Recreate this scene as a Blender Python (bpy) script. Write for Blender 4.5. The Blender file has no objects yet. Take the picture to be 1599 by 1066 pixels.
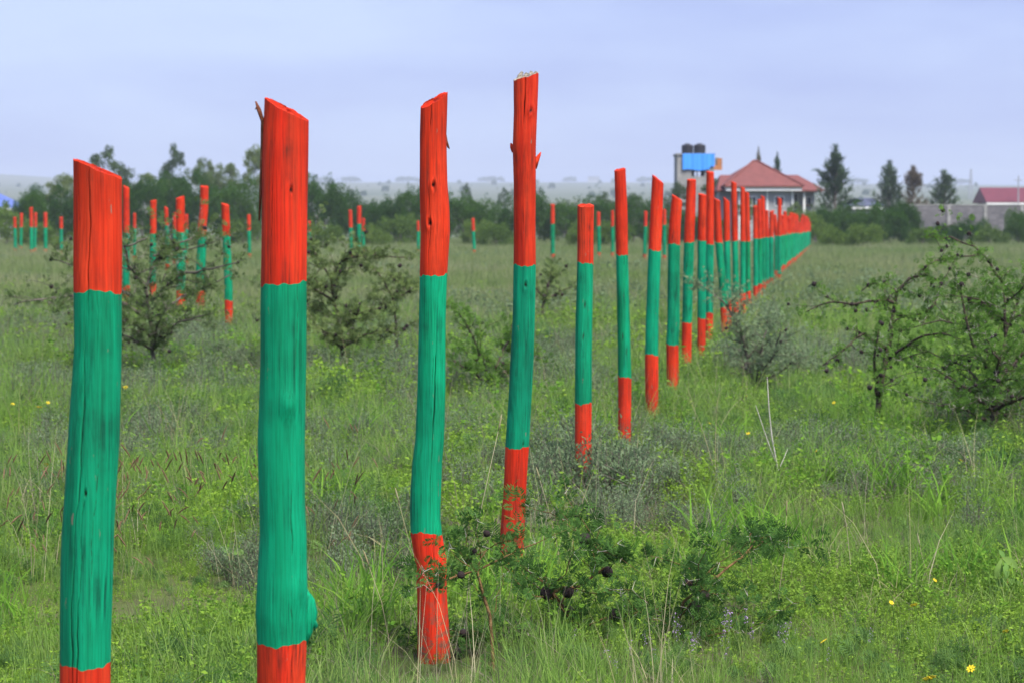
import bpy, math, random
import numpy as np
from mathutils import Vector, Matrix

sc = bpy.context.scene
R = math.radians
PI = math.pi

# ------------------------------------------------------------------ camera
CAM_H = 1.53
FPX = 3775.0                                   # focal length in photo pixels (85 mm)
PITCH = math.atan(176.0 / FPX)
cam_d = bpy.data.cameras.new('camera')
cam = bpy.data.objects.new('camera', cam_d)
sc.collection.objects.link(cam)
cam.location = (0, 0, CAM_H)
cam.rotation_euler = (PI / 2 - PITCH, 0, 0)
cam_d.sensor_width = 36.0
cam_d.lens = 36.0 * FPX / 1599.0
cam_d.clip_start = 0.1
cam_d.clip_end = 8000
cam_d.dof.use_dof = True
cam_d.dof.focus_distance = 8.3
cam_d.dof.aperture_fstop = 8.0
sc.camera = cam

# ------------------------------------------------------------------ sky, sun, exposure
SUN_EL, SUN_AZ = R(56), R(145)                 # azimuth clockwise from +Y: high behind the camera, to its right
world = bpy.data.worlds.new('World')
sc.world = world
world.use_nodes = True
wn, wl = world.node_tree.nodes, world.node_tree.links
wn.clear()
w_out = wn.new('ShaderNodeOutputWorld')
w_bg = wn.new('ShaderNodeBackground')
w_sky = wn.new('ShaderNodeTexSky')
w_sky.sky_type = 'NISHITA'
w_sky.sun_disc = False
w_sky.sun_elevation = SUN_EL
w_sky.sun_rotation = SUN_AZ
w_sky.air_density = 1.0
w_sky.dust_density = 2.0
w_sky.ozone_density = 2.0
w_bg.inputs['Strength'].default_value = 0.1
w_tc = wn.new('ShaderNodeTexCoord')
w_map = wn.new('ShaderNodeMapping')
w_map.inputs['Scale'].default_value = (1.0, 1.0, 4.2)
w_map.inputs['Location'].default_value = (0.35, 0.0, 0.1)
w_noise = wn.new('ShaderNodeTexNoise')
w_noise.inputs['Scale'].default_value = 4.5
w_noise.inputs['Detail'].default_value = 5.0
w_noise.inputs['Roughness'].default_value = 0.5
w_ramp = wn.new('ShaderNodeValToRGB')
w_ramp.color_ramp.elements[0].position = 0.36
w_ramp.color_ramp.elements[0].color = (1.66, 2.05, 4.15, 1)      # thin grey-blue cloud
w_ramp.color_ramp.elements[1].position = 0.62
w_ramp.color_ramp.elements[1].color = (2.70, 3.30, 5.0, 1)      # brighter cloud
w_mix = wn.new('ShaderNodeMixRGB')
w_mix.inputs['Fac'].default_value = 0.86
wl.new(w_tc.outputs['Generated'], w_map.inputs['Vector'])
wl.new(w_map.outputs['Vector'], w_noise.inputs['Vector'])
wl.new(w_noise.outputs['Fac'], w_ramp.inputs['Fac'])
wl.new(w_sky.outputs['Color'], w_mix.inputs['Color1'])
wl.new(w_ramp.outputs['Color'], w_mix.inputs['Color2'])
wl.new(w_mix.outputs['Color'], w_bg.inputs['Color'])
wl.new(w_bg.outputs['Background'], w_out.inputs['Surface'])

sun_d = bpy.data.lights.new('sun', 'SUN')
sun_d.energy = 3.2
sun_d.angle = R(22)
sun_d.color = (1.0, 0.95, 0.86)
sun = bpy.data.objects.new('sun', sun_d)
sc.collection.objects.link(sun)
sd = Vector((math.sin(SUN_AZ) * math.cos(SUN_EL), math.cos(SUN_AZ) * math.cos(SUN_EL), math.sin(SUN_EL)))
sun.rotation_euler = sd.to_track_quat('Z', 'Y').to_euler()

sc.view_settings.view_transform = 'Standard'
sc.view_settings.look = 'None'
sc.view_settings.gamma = 1.0
sc.view_settings.use_curve_mapping = False
sc.view_settings.exposure = 1.15
sc.render.engine = 'CYCLES'
sc.cycles.use_denoising = True
sc.cycles.max_bounces = 5
sc.cycles.diffuse_bounces = 2
sc.cycles.glossy_bounces = 2
sc.cycles.transmission_bounces = 4
sc.cycles.volume_bounces = 0

# ------------------------------------------------------------------ helpers
rng = np.random.default_rng(11)
COL = sc.collection


def ray(px, py):
    """World direction of a photo pixel, with unit forward (Y) component."""
    u, v = (px - 799.5) / FPX, (533.0 - py) / FPX
    d = Vector((u, math.cos(PITCH) + v * math.sin(PITCH), -math.sin(PITCH) + v * math.cos(PITCH)))
    return d / d.y


def at(px, py, D):
    d = ray(px, py)
    return Vector((d.x * D, D, CAM_H + d.z * D))


def on_ground(px, py):
    d = ray(px, py)
    t = -CAM_H / d.z
    return Vector((d.x * t, t, 0.0))


def wave2(x, y, seed, scale=1.0, n=7):
    """Smooth noise in about -1..1."""
    r = np.random.default_rng(seed)
    s = np.zeros(np.broadcast(x, y).shape)
    for i in range(n):
        a = r.uniform(0, 2 * PI)
        f = scale * r.uniform(0.5, 2.2)
        s = s + np.sin((np.cos(a) * x + np.sin(a) * y) * f + r.uniform(0, 6.3))
    return s / (n ** 0.5 * 1.2)


def ground_z(x, y):
    x = np.asarray(x, float)
    y = np.asarray(y, float)
    near = 0.045 * wave2(x, y, 5, 0.55) * np.clip((y - 2) / 6, 0, 1) * np.clip((230 - y) / 100, 0, 1)
    t = np.clip((y - 250) / 4250, 0, 1)
    t = t * t * (3 - 2 * t) * 0.35 + t * 0.65
    far = t * (81.0 + 3.5 * wave2(x, y * 0.3, 9, 0.002)) + t * np.clip((-x - 650) / 300, 0, 1) * 19.0
    far = far - np.clip((y - 4500) / 600, 0, 1) * 12
    return near + far


def gz(x, y):
    return float(ground_z(x, y))


def link(o, parent=None):
    COL.objects.link(o)
    if parent is not None:
        o.parent = parent
    return o


def mesh_obj(name, V, F, mat, parent=None, smooth=False, linkit=True):
    me = bpy.data.meshes.new(name)
    me.from_pydata([tuple(v) for v in V], [], [tuple(f) for f in F])
    if smooth:
        me.polygons.foreach_set('use_smooth', [True] * len(me.polygons))
    mats = mat if isinstance(mat, (list, tuple)) else [mat]
    for m in mats:
        me.materials.append(m)
    me.update()
    o = bpy.data.objects.new(name, me)
    if linkit:
        link(o, parent)
    return o


def quads_mesh(name, Q, mats, idx=None, smooth=False):
    """Mesh from an (N,4,3) array of separate quads."""
    Q = np.asarray(Q, np.float32)
    n = len(Q)
    me = bpy.data.meshes.new(name)
    me.vertices.add(n * 4)
    me.vertices.foreach_set('co', Q.reshape(-1))
    me.loops.add(n * 4)
    me.loops.foreach_set('vertex_index', np.arange(n * 4, dtype=np.int32))
    me.polygons.add(n)
    me.polygons.foreach_set('loop_start', np.arange(n, dtype=np.int32) * 4)
    for m in (mats if isinstance(mats, (list, tuple)) else [mats]):
        me.materials.append(m)
    if idx is not None:
        me.polygons.foreach_set('material_index', np.asarray(idx, np.int32))
    me.update(calc_edges=True)
    return me


def thing(name, label, cat, loc=(0, 0, 0), rotz=0.0, group=None):
    o = bpy.data.objects.new(name, None)
    o.empty_display_size = 0.2
    link(o)
    o.location = loc
    o.rotation_euler = (0, 0, rotz)
    tag(o, label, cat, group)
    return o


def tag(o, label=None, cat=None, group=None, kind=None):
    if label:
        o['label'] = label
    if cat:
        o['category'] = cat
    if group:
        o['group'] = group
    if kind:
        o['kind'] = kind
    return o


def copy_tree(o, parent=None):
    c = o.copy()
    link(c)
    c.parent = parent
    for ch in o.children:
        copy_tree(ch, c)
    return c


class MB:
    """Collects simple solids into one mesh."""
    def __init__(self):
        self.V, self.F = [], []

    def add(self, V, F):
        k = len(self.V)
        self.V += [tuple(v) for v in V]
        self.F += [tuple(i + k for i in f) for f in F]
        return self

    def box(self, x0, x1, y0, y1, z0, z1):
        V = [(x, y, z) for z in (z0, z1) for y in (y0, y1) for x in (x0, x1)]
        return self.add(V, [(0, 2, 3, 1), (4, 5, 7, 6), (0, 1, 5, 4), (1, 3, 7, 5), (3, 2, 6, 7), (2, 0, 4, 6)])

    def tube(self, pts, rad, n=6, cap=True):
        pts = [Vector(p) for p in pts]
        V, F = [], []
        up = Vector((0.31, 0.17, 0.93)).normalized()
        for i, p in enumerate(pts):
            d = (pts[min(i + 1, len(pts) - 1)] - pts[max(i - 1, 0)])
            d = d.normalized() if d.length > 1e-9 else Vector((0, 0, 1))
            a = d.cross(up)
            if a.length < 1e-3:
                a = d.cross(Vector((1, 0, 0)))
            a.normalize()
            b = d.cross(a)
            r = rad[i] if hasattr(rad, '__len__') else rad
            for k in range(n):
                t = 2 * PI * k / n
                V.append(p + a * (r * math.cos(t)) + b * (r * math.sin(t)))
        for i in range(len(pts) - 1):
            for k in range(n):
                F.append((i * n + k, i * n + (k + 1) % n, (i + 1) * n + (k + 1) % n, (i + 1) * n + k))
        if cap:
            F.append(tuple(range(n - 1, -1, -1)))
            F.append(tuple(range((len(pts) - 1) * n, len(pts) * n)))
        return self.add(V, F)

    def ball(self, c, r, seg=8, ring=5, squash=1.0, jitter=0.0, seed=0):
        rr = random.Random(seed)
        V = [(c[0], c[1], c[2] - r * squash)]
        for i in range(1, ring):
            t = PI * i / ring - PI / 2
            for k in range(seg):
                p = 2 * PI * k / seg
                q = r * (1 + jitter * rr.uniform(-1, 1))
                V.append((c[0] + q * math.cos(t) * math.cos(p), c[1] + q * math.cos(t) * math.sin(p), c[2] + q * squash * math.sin(t)))
        V.append((c[0], c[1], c[2] + r * squash))
        F = [(0, 1 + (k + 1) % seg, 1 + k) for k in range(seg)]
        for i in range(ring - 2):
            for k in range(seg):
                a = 1 + i * seg
                F.append((a + k, a + (k + 1) % seg, a + seg + (k + 1) % seg, a + seg + k))
        a = 1 + (ring - 2) * seg
        F += [(a + k, a + (k + 1) % seg, len(V) - 1) for k in range(seg)]
        return self.add(V, F)

    def build(self, name, mat, parent=None, smooth=False, linkit=True):
        return mesh_obj(name, self.V, self.F, mat, parent, smooth, linkit)


# ------------------------------------------------------------------ materials
def new_mat(name):
    m = bpy.data.materials.new(name)
    m.use_nodes = True
    m.node_tree.nodes.clear()
    return m, m.node_tree.nodes, m.node_tree.links


def ramp(n, stops):
    r = n.new('ShaderNodeValToRGB')
    el = r.color_ramp.elements
    while len(el) < len(stops):
        el.new(0.5)
    for e, (p, c) in zip(el, stops):
        e.position = p
        e.color = (c[0], c[1], c[2], 1)
    return r


def noise(n, l, vec, scale, detail=3.0, rough=0.55):
    t = n.new('ShaderNodeTexNoise')
    t.inputs['Scale'].default_value = scale
    t.inputs['Detail'].default_value = detail
    t.inputs['Roughness'].default_value = rough
    if vec is not None:
        l.new(vec, t.inputs['Vector'])
    return t


def mixc(n, l, a, b, fac, mode='MIX'):
    m = n.new('ShaderNodeMixRGB')
    m.blend_type = mode
    for s, v in (('Color1', a), ('Color2', b)):
        if hasattr(v, 'links'):
            l.new(v, m.inputs[s])
        else:
            m.inputs[s].default_value = (v[0], v[1], v[2], 1)
    if hasattr(fac, 'links'):
        l.new(fac, m.inputs['Fac'])
    else:
        m.inputs['Fac'].default_value = fac
    return m.outputs['Color']


def simple(name, col, rough=0.7, var=0.12, scale=3.0, bump=0.0, spec=0.3, metallic=0.0):
    """Plain surface with soft noise in colour and relief."""
    m, n, l = new_mat(name)
    o = n.new('ShaderNodeOutputMaterial')
    b = n.new('ShaderNodeBsdfPrincipled')
    tc = n.new('ShaderNodeTexCoord')
    t = noise(n, l, tc.outputs['Object'], scale, 5.0)
    lo = [c * (1 - var) for c in col]
    hi = [min(1, c * (1 + var)) for c in col]
    r = ramp(n, [(0.3, lo), (0.7, hi)])
    l.new(t.outputs['Fac'], r.inputs['Fac'])
    l.new(r.outputs['Color'], b.inputs['Base Color'])
    b.inputs['Roughness'].default_value = rough
    b.inputs['Specular IOR Level'].default_value = spec
    b.inputs['Metallic'].default_value = metallic
    if bump:
        bn = n.new('ShaderNodeBump')
        bn.inputs['Strength'].default_value = bump
        bn.inputs['Distance'].default_value = 0.05
        l.new(t.outputs['Fac'], bn.inputs['Height'])
        l.new(bn.outputs['Normal'], b.inputs['Normal'])
    l.new(b.outputs['BSDF'], o.inputs['Surface'])
    return m


def foliage(name, cols, trans=0.35, patch=None, patch_scale=0.25, gloss=0.0):
    """Leaf material: hue differs from plant to plant; half of the light passes the blade."""
    m, n, l = new_mat(name)
    o = n.new('ShaderNodeOutputMaterial')
    oi = n.new('ShaderNodeObjectInfo')
    k = len(cols)
    r = ramp(n, [(i / max(1, k - 1), c) for i, c in enumerate(cols)])
    geo = n.new('ShaderNodeNewGeometry')
    add = n.new('ShaderNodeMath')
    add.operation = 'MULTIPLY_ADD'
    l.new(geo.outputs['Random Per Island'], add.inputs[0])
    add.inputs[1].default_value = 0.45
    mul = n.new('ShaderNodeMath')
    mul.operation = 'MULTIPLY'
    l.new(oi.outputs['Random'], mul.inputs[0])
    mul.inputs[1].default_value = 0.55
    l.new(mul.outputs[0], add.inputs[2])
    l.new(add.outputs[0], r.inputs['Fac'])
    col = r.outputs['Color']
    if patch is not None:
        t = noise(n, l, geo.outputs['Position'], patch_scale, 3.0)
        rr = ramp(n, [(0.42, (0, 0, 0)), (0.62, (1, 1, 1))])
        l.new(t.outputs['Fac'], rr.inputs['Fac'])
        col = mixc(n, l, col, patch, rr.outputs['Color'])
    d = n.new('ShaderNodeBsdfDiffuse')
    tr = n.new('ShaderNodeBsdfTranslucent')
    l.new(col, d.inputs['Color'])
    l.new(col, tr.inputs['Color'])
    mx = n.new('ShaderNodeMixShader')
    mx.inputs['Fac'].default_value = trans
    l.new(d.outputs[0], mx.inputs[1])
    l.new(tr.outputs[0], mx.inputs[2])
    out = mx.outputs[0]
    if gloss:
        g = n.new('ShaderNodeBsdfGlossy')
        g.inputs['Roughness'].default_value = 0.45
        g.inputs['Color'].default_value = (0.8, 0.85, 0.8, 1)
        m2 = n.new('ShaderNodeMixShader')
        m2.inputs['Fac'].default_value = gloss
        l.new(out, m2.inputs[1])
        l.new(g.outputs[0], m2.inputs[2])
        out = m2.outputs[0]
    l.new(out, o.inputs['Surface'])
    return m


def paint(name, base, dark, pale):
    """Weathered gloss paint brushed on a debarked pole: grain streaks, thin spots, bare cracks with their shade painted in."""
    m, n, l = new_mat(name)
    o = n.new('ShaderNodeOutputMaterial')
    b = n.new('ShaderNodeBsdfPrincipled')
    tc = n.new('ShaderNodeTexCoord')
    oi = n.new('ShaderNodeObjectInfo')
    vadd = n.new('ShaderNodeVectorMath')
    vadd.operation = 'ADD'
    cmb = n.new('ShaderNodeCombineXYZ')
    rm = n.new('ShaderNodeMath')
    rm.operation = 'MULTIPLY'
    rm.inputs[1].default_value = 37.0
    l.new(oi.outputs['Random'], rm.inputs[0])
    for s in 'XYZ':
        l.new(rm.outputs[0], cmb.inputs[s])
    l.new(tc.outputs['Object'], vadd.inputs[0])
    l.new(cmb.outputs[0], vadd.inputs[1])
    mp = n.new('ShaderNodeMapping')
    mp.inputs['Scale'].default_value = (95, 95, 2.2)
    l.new(vadd.outputs[0], mp.inputs['Vector'])
    grain = noise(n, l, mp.outputs['Vector'], 1.0, 5.0, 0.65)
    mp2 = n.new('ShaderNodeMapping')
    mp2.inputs['Scale'].default_value = (22, 22, 1.3)
    l.new(vadd.outputs[0], mp2.inputs['Vector'])
    broad = noise(n, l, mp2.outputs['Vector'], 1.0, 4.0, 0.6)
    blot = noise(n, l, vadd.outputs[0], 6.0, 5.0, 0.6)
    r1 = ramp(n, [(0.36, (1, 1, 1)), (0.53, (0, 0, 0))])
    l.new(grain.outputs['Fac'], r1.inputs['Fac'])
    r2 = ramp(n, [(0.38, (0.0, 0.0, 0.0)), (0.66, (1, 1, 1))])
    l.new(broad.outputs['Fac'], r2.inputs['Fac'])
    r3 = ramp(n, [(0.40, (0, 0, 0)), (0.66, (1, 1, 1))])
    l.new(blot.outputs['Fac'], r3.inputs['Fac'])
    tint = mixc(n, l, base, oi.outputs['Color'], 1.0, 'MULTIPLY')
    c = mixc(n, l, tint, pale, r2.outputs['Color'])
    f = n.new('ShaderNodeMath')
    f.operation = 'MULTIPLY'
    f.inputs[1].default_value = 0.95
    l.new(r1.outputs['Color'], f.inputs[0])
    f2 = n.new('ShaderNodeMath')
    f2.operation = 'MULTIPLY'
    l.new(f.outputs[0], f2.inputs[0])
    l.new(r3.outputs['Color'], f2.inputs[1])
    c = mixc(n, l, c, dark, f2.outputs[0])
    # brush coats: large uneven patches, and soil splashed on the foot
    coat = noise(n, l, vadd.outputs[0], 3.2, 4.0, 0.6)
    rc = ramp(n, [(0.34, (0.76, 0.76, 0.76)), (0.52, (1.0, 1.0, 1.0)), (0.70, (1.10, 1.10, 1.10))])
    l.new(coat.outputs['Fac'], rc.inputs['Fac'])
    c = mixc(n, l, c, rc.outputs['Color'], 1.0, 'MULTIPLY')
    sp = n.new('ShaderNodeSeparateXYZ')
    l.new(tc.outputs['Object'], sp.inputs[0])
    mr = n.new('ShaderNodeMapRange')
    mr.inputs['From Min'].default_value = 0.34
    mr.inputs['From Max'].default_value = 0.02
    l.new(sp.outputs['Z'], mr.inputs['Value'])
    spl = noise(n, l, vadd.outputs[0], 38.0, 5.0, 0.7)
    rsp = ramp(n, [(0.47, (0, 0, 0)), (0.60, (1, 1, 1))])
    l.new(spl.outputs['Fac'], rsp.inputs['Fac'])
    md = n.new('ShaderNodeMath')
    md.operation = 'MULTIPLY'
    l.new(mr.outputs[0], md.inputs[0])
    l.new(rsp.outputs['Color'], md.inputs[1])
    c = mixc(n, l, c, (0.13, 0.085, 0.055), md.outputs[0])
    # fine grain lines telegraphing through the coat
    mg = n.new('ShaderNodeMapping')
    mg.inputs['Scale'].default_value = (260, 260, 5)
    l.new(vadd.outputs[0], mg.inputs['Vector'])
    ng_ = noise(n, l, mg.outputs['Vector'], 1.0, 3.0, 0.6)
    rg = ramp(n, [(0.38, (0.74, 0.74, 0.74)), (0.52, (1, 1, 1)), (0.68, (1.10, 1.10, 1.10))])
    l.new(ng_.outputs['Fac'], rg.inputs['Fac'])
    c = mixc(n, l, c, rg.outputs['Color'], 1.0, 'MULTIPLY')
    # worn flecks where the wood shows
    fl = n.new('ShaderNodeMapping')
    fl.inputs['Scale'].default_value = (60, 60, 14)
    l.new(vadd.outputs[0], fl.inputs['Vector'])
    fn = noise(n, l, fl.outputs['Vector'], 1.0, 3.0, 0.6)
    rf = ramp(n, [(0.70, (0, 0, 0)), (0.76, (1, 1, 1))])
    l.new(fn.outputs['Fac'], rf.inputs['Fac'])
    c = mixc(n, l, c, (0.20, 0.15, 0.11), rf.outputs['Color'])
    at_ = n.new('ShaderNodeAttribute')
    at_.attribute_name = 'bare'
    c = mixc(n, l, c, (0.02, 0.013, 0.010), at_.outputs['Fac'])  # bare wood in cracks and knot holes, their shade painted in as near-black
    l.new(c, b.inputs['Base Color'])
    b.inputs['Roughness'].default_value = 0.78
    b.inputs['Specular IOR Level'].default_value = 0.16
    bn = n.new('ShaderNodeBump')
    bn.inputs['Strength'].default_value = 0.55
    bn.inputs['Distance'].default_value = 0.0025
    l.new(grain.outputs['Fac'], bn.inputs['Height'])
    bn2 = n.new('ShaderNodeBump')
    bn2.inputs['Strength'].default_value = 0.4
    bn2.inputs['Distance'].default_value = 0.006
    l.new(broad.outputs['Fac'], bn2.inputs['Height'])
    l.new(bn.outputs['Normal'], bn2.inputs['Normal'])
    l.new(bn2.outputs['Normal'], b.inputs['Normal'])
    l.new(b.outputs['BSDF'], o.inputs['Surface'])
    return m


M = {}
M['red'] = paint('red_paint', (0.60, 0.026, 0.007), (0.14, 0.022, 0.012), (0.64, 0.048, 0.014))
M['green'] = paint('green_paint', (0.000, 0.245, 0.100), (0.002, 0.060, 0.038), (0.001, 0.310, 0.150))
M['raw_wood'] = simple('weathered_raw_wood', (0.36, 0.32, 0.25), 0.9, 0.35, 40, 0.6)
M['bark'] = simple('dark_bark', (0.085, 0.068, 0.052), 0.95, 0.4, 30, 0.8, 0.1)
M['bark_strip'] = simple('dry_bark_strip', (0.14, 0.05, 0.028), 0.9, 0.35, 30, 0.5, 0.1)
M['bark_tan'] = simple('yellow_brown_bark', (0.17, 0.105, 0.045), 0.9, 0.4, 30, 0.6, 0.1)
M['bark_grey'] = simple('grey_bark', (0.13, 0.115, 0.095), 0.95, 0.3, 8, 0.6, 0.1)
M['gall'] = simple('dark_gall', (0.030, 0.020, 0.020), 0.75, 0.4, 60, 0.4, 0.25)
M['thorn'] = simple('pale_thorn', (0.45, 0.42, 0.36), 0.7, 0.15, 20)
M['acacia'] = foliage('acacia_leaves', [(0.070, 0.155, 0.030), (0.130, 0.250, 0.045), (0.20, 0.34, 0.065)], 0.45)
M['acacia_near'] = foliage('dark_acacia_leaves', [(0.045, 0.110, 0.028), (0.085, 0.180, 0.042), (0.14, 0.26, 0.06)], 0.4)  # darker green leaf colour of the near bush
M['acacia_dull'] = foliage('dull_acacia_leaves', [(0.070, 0.115, 0.040), (0.125, 0.185, 0.060), (0.19, 0.25, 0.085)], 0.4)
M['grass'] = foliage('grass_blades', [(0.090, 0.175, 0.045), (0.175, 0.295, 0.070), (0.265, 0.39, 0.095), (0.38, 0.40, 0.20)], 0.42,
                     (0.20, 0.35, 0.060), 1.1)
M['lush'] = foliage('lush_grass', [(0.10, 0.240, 0.035), (0.17, 0.35, 0.045), (0.24, 0.42, 0.055)], 0.45)
M['forb'] = foliage('forb_leaves', [(0.075, 0.160, 0.036), (0.17, 0.30, 0.048), (0.32, 0.47, 0.070)], 0.4,
                    (0.26, 0.42, 0.052), 1.0)
M['fern'] = foliage('feathery_leaves', [(0.065, 0.145, 0.045), (0.12, 0.23, 0.065), (0.19, 0.31, 0.09)], 0.4)
M['litter'] = foliage('dead_litter', [(0.10, 0.085, 0.065), (0.17, 0.145, 0.115), (0.24, 0.20, 0.15)], 0.2)
M['greyleaf'] = foliage('grey_green_leaves', [(0.115, 0.175, 0.084), (0.185, 0.257, 0.132), (0.27, 0.35, 0.205)], 0.4)
M['olive'] = foliage('olive_far_grass', [(0.145, 0.195, 0.078), (0.220, 0.270, 0.118), (0.30, 0.32, 0.160), (0.37, 0.355, 0.215)], 0.4,
                     (0.165, 0.24, 0.075), 0.12)
M['straw'] = foliage('straw', [(0.30, 0.25, 0.12), (0.40, 0.36, 0.20), (0.48, 0.44, 0.30)], 0.3)
M['seed'] = foliage('brown_seed_heads', [(0.12, 0.078, 0.045), (0.18, 0.12, 0.07), (0.25, 0.175, 0.105)], 0.25)
M['hedge'] = foliage('hedge_leaves', [(0.026, 0.074, 0.012), (0.046, 0.115, 0.016), (0.078, 0.165, 0.026)], 0.35)
M['scrub'] = foliage('light_scrub_leaves', [(0.075, 0.140, 0.026), (0.12, 0.20, 0.038), (0.17, 0.26, 0.05)], 0.35)
M['tree_light'] = foliage('pale_tree_leaves', [(0.100, 0.150, 0.050), (0.160, 0.220, 0.080), (0.23, 0.29, 0.11)], 0.45)
M['tree_dark'] = foliage('dark_tree_leaves', [(0.045, 0.082, 0.032), (0.075, 0.122, 0.046), (0.11, 0.165, 0.06)], 0.35)
M['casuarina'] = foliage('needle_foliage', [(0.045, 0.080, 0.040), (0.070, 0.118, 0.056), (0.105, 0.16, 0.075)], 0.3)
M['brown_leaf'] = foliage('browned_foliage', [(0.10, 0.075, 0.045), (0.15, 0.12, 0.07), (0.16, 0.16, 0.07)], 0.25)
M['yellow'] = simple('yellow_petals', (0.70, 0.52, 0.015), 0.6, 0.15, 40)
M['purple'] = simple('purple_petals', (0.30, 0.20, 0.36), 0.6, 0.2, 40)
M['broad'] = foliage('pale_broad_leaves', [(0.10, 0.20, 0.05), (0.14, 0.26, 0.065), (0.20, 0.30, 0.07)], 0.3)


def ground_mat():
    m, n, l = new_mat('meadow_soil')
    o = n.new('ShaderNodeOutputMaterial')
    b = n.new('ShaderNodeBsdfPrincipled')
    geo = n.new('ShaderNodeNewGeometry')
    fine = noise(n, l, geo.outputs['Position'], 9.0, 6.0, 0.65)
    mid = noise(n, l, geo.outputs['Position'], 0.5, 4.0)
    mp = n.new('ShaderNodeMapping')
    mp.inputs['Scale'].default_value = (0.005, 0.0016, 0.005)
    l.new(geo.outputs['Position'], mp.inputs['Vector'])
    big = noise(n, l, mp.outputs['Vector'], 1.6, 6.0, 0.6)
    r1 = ramp(n, [(0.30, (0.055, 0.044, 0.028)), (0.50, (0.075, 0.085, 0.028)), (0.70, (0.10, 0.14, 0.035))])
    l.new(fine.outputs['Fac'], r1.inputs['Fac'])
    r2 = ramp(n, [(0.35, (0.10, 0.10, 0.045)), (0.65, (0.11, 0.15, 0.04))])
    l.new(mid.outputs['Fac'], r2.inputs['Fac'])
    near = mixc(n, l, r1.outputs['Color'], r2.outputs['Color'], 0.45)
    r3 = ramp(n, [(0.30, (0.060, 0.085, 0.050)), (0.48, (0.100, 0.122, 0.072)), (0.60, (0.130, 0.140, 0.090)), (0.75, (0.075, 0.10, 0.055))])
    l.new(big.outputs['Fac'], r3.inputs['Fac'])
    sep = n.new('ShaderNodeSeparateXYZ')
    l.new(geo.outputs['Position'], sep.inputs[0])
    mr = n.new('ShaderNodeMapRange')
    mr.inputs['From Min'].default_value = 120
    mr.inputs['From Max'].default_value = 280
    l.new(sep.outputs['Y'], mr.inputs['Value'])
    c = mixc(n, l, near, r3.outputs['Color'], mr.outputs[0])
    l.new(c, b.inputs['Base Color'])
    b.inputs['Roughness'].default_value = 0.95
    b.inputs['Specular IOR Level'].default_value = 0.1
    bn = n.new('ShaderNodeBump')
    bn.inputs['Strength'].default_value = 0.7
    bn.inputs['Distance'].default_value = 0.04
    l.new(fine.outputs['Fac'], bn.inputs['Height'])
    l.new(bn.outputs['Normal'], b.inputs['Normal'])
    l.new(b.outputs['BSDF'], o.inputs['Surface'])
    return m


# ------------------------------------------------------------------ ground sheet
def make_ground():
    ys = [-60, -30, -12, -4, 0] + list(np.linspace(1, 60, 119)) + list(np.geomspace(60.8, 5100, 130))
    nx = 121
    V, F = [], []
    for y in ys:
        half = 90 + max(0, y) * 0.72
        t = np.linspace(-1, 1, nx)
        xs = np.sign(t) * np.abs(t) ** 1.8 * half
        zs = ground_z(xs, np.full(nx, y))
        V += [(float(a), float(y), float(c)) for a, c in zip(xs, zs)]
    for j in range(len(ys) - 1):
        for i in range(nx - 1):
            a = j * nx + i
            F.append((a, a + 1, a + nx + 1, a + nx))
    o = mesh_obj('ground', V, F, ground_mat(), None, True)
    tag(o, 'open meadow plain rising to a far hazy horizon', None, None, 'structure')


make_ground()


def make_haze():
    m, n, l = new_mat('pale_haze')
    o = n.new('ShaderNodeOutputMaterial')
    v = n.new('ShaderNodeVolumePrincipled')
    v.inputs['Color'].default_value = (0.80, 0.88, 1.0, 1)
    v.inputs['Density'].default_value = 0.00028
    v.inputs['Anisotropy'].default_value = 0.0
    l.new(v.outputs[0], o.inputs['Volume'])
    h = MB().box(-3900, 3900, -70, 5200, -2.0, 125.0).build('haze', m)
    tag(h, 'pale blue haze over the whole plain', None, None, 'stuff')


make_haze()

# ------------------------------------------------------------------ painted posts
def interp(zs, ks, vs):
    return np.interp(zs, ks, vs)


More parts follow.
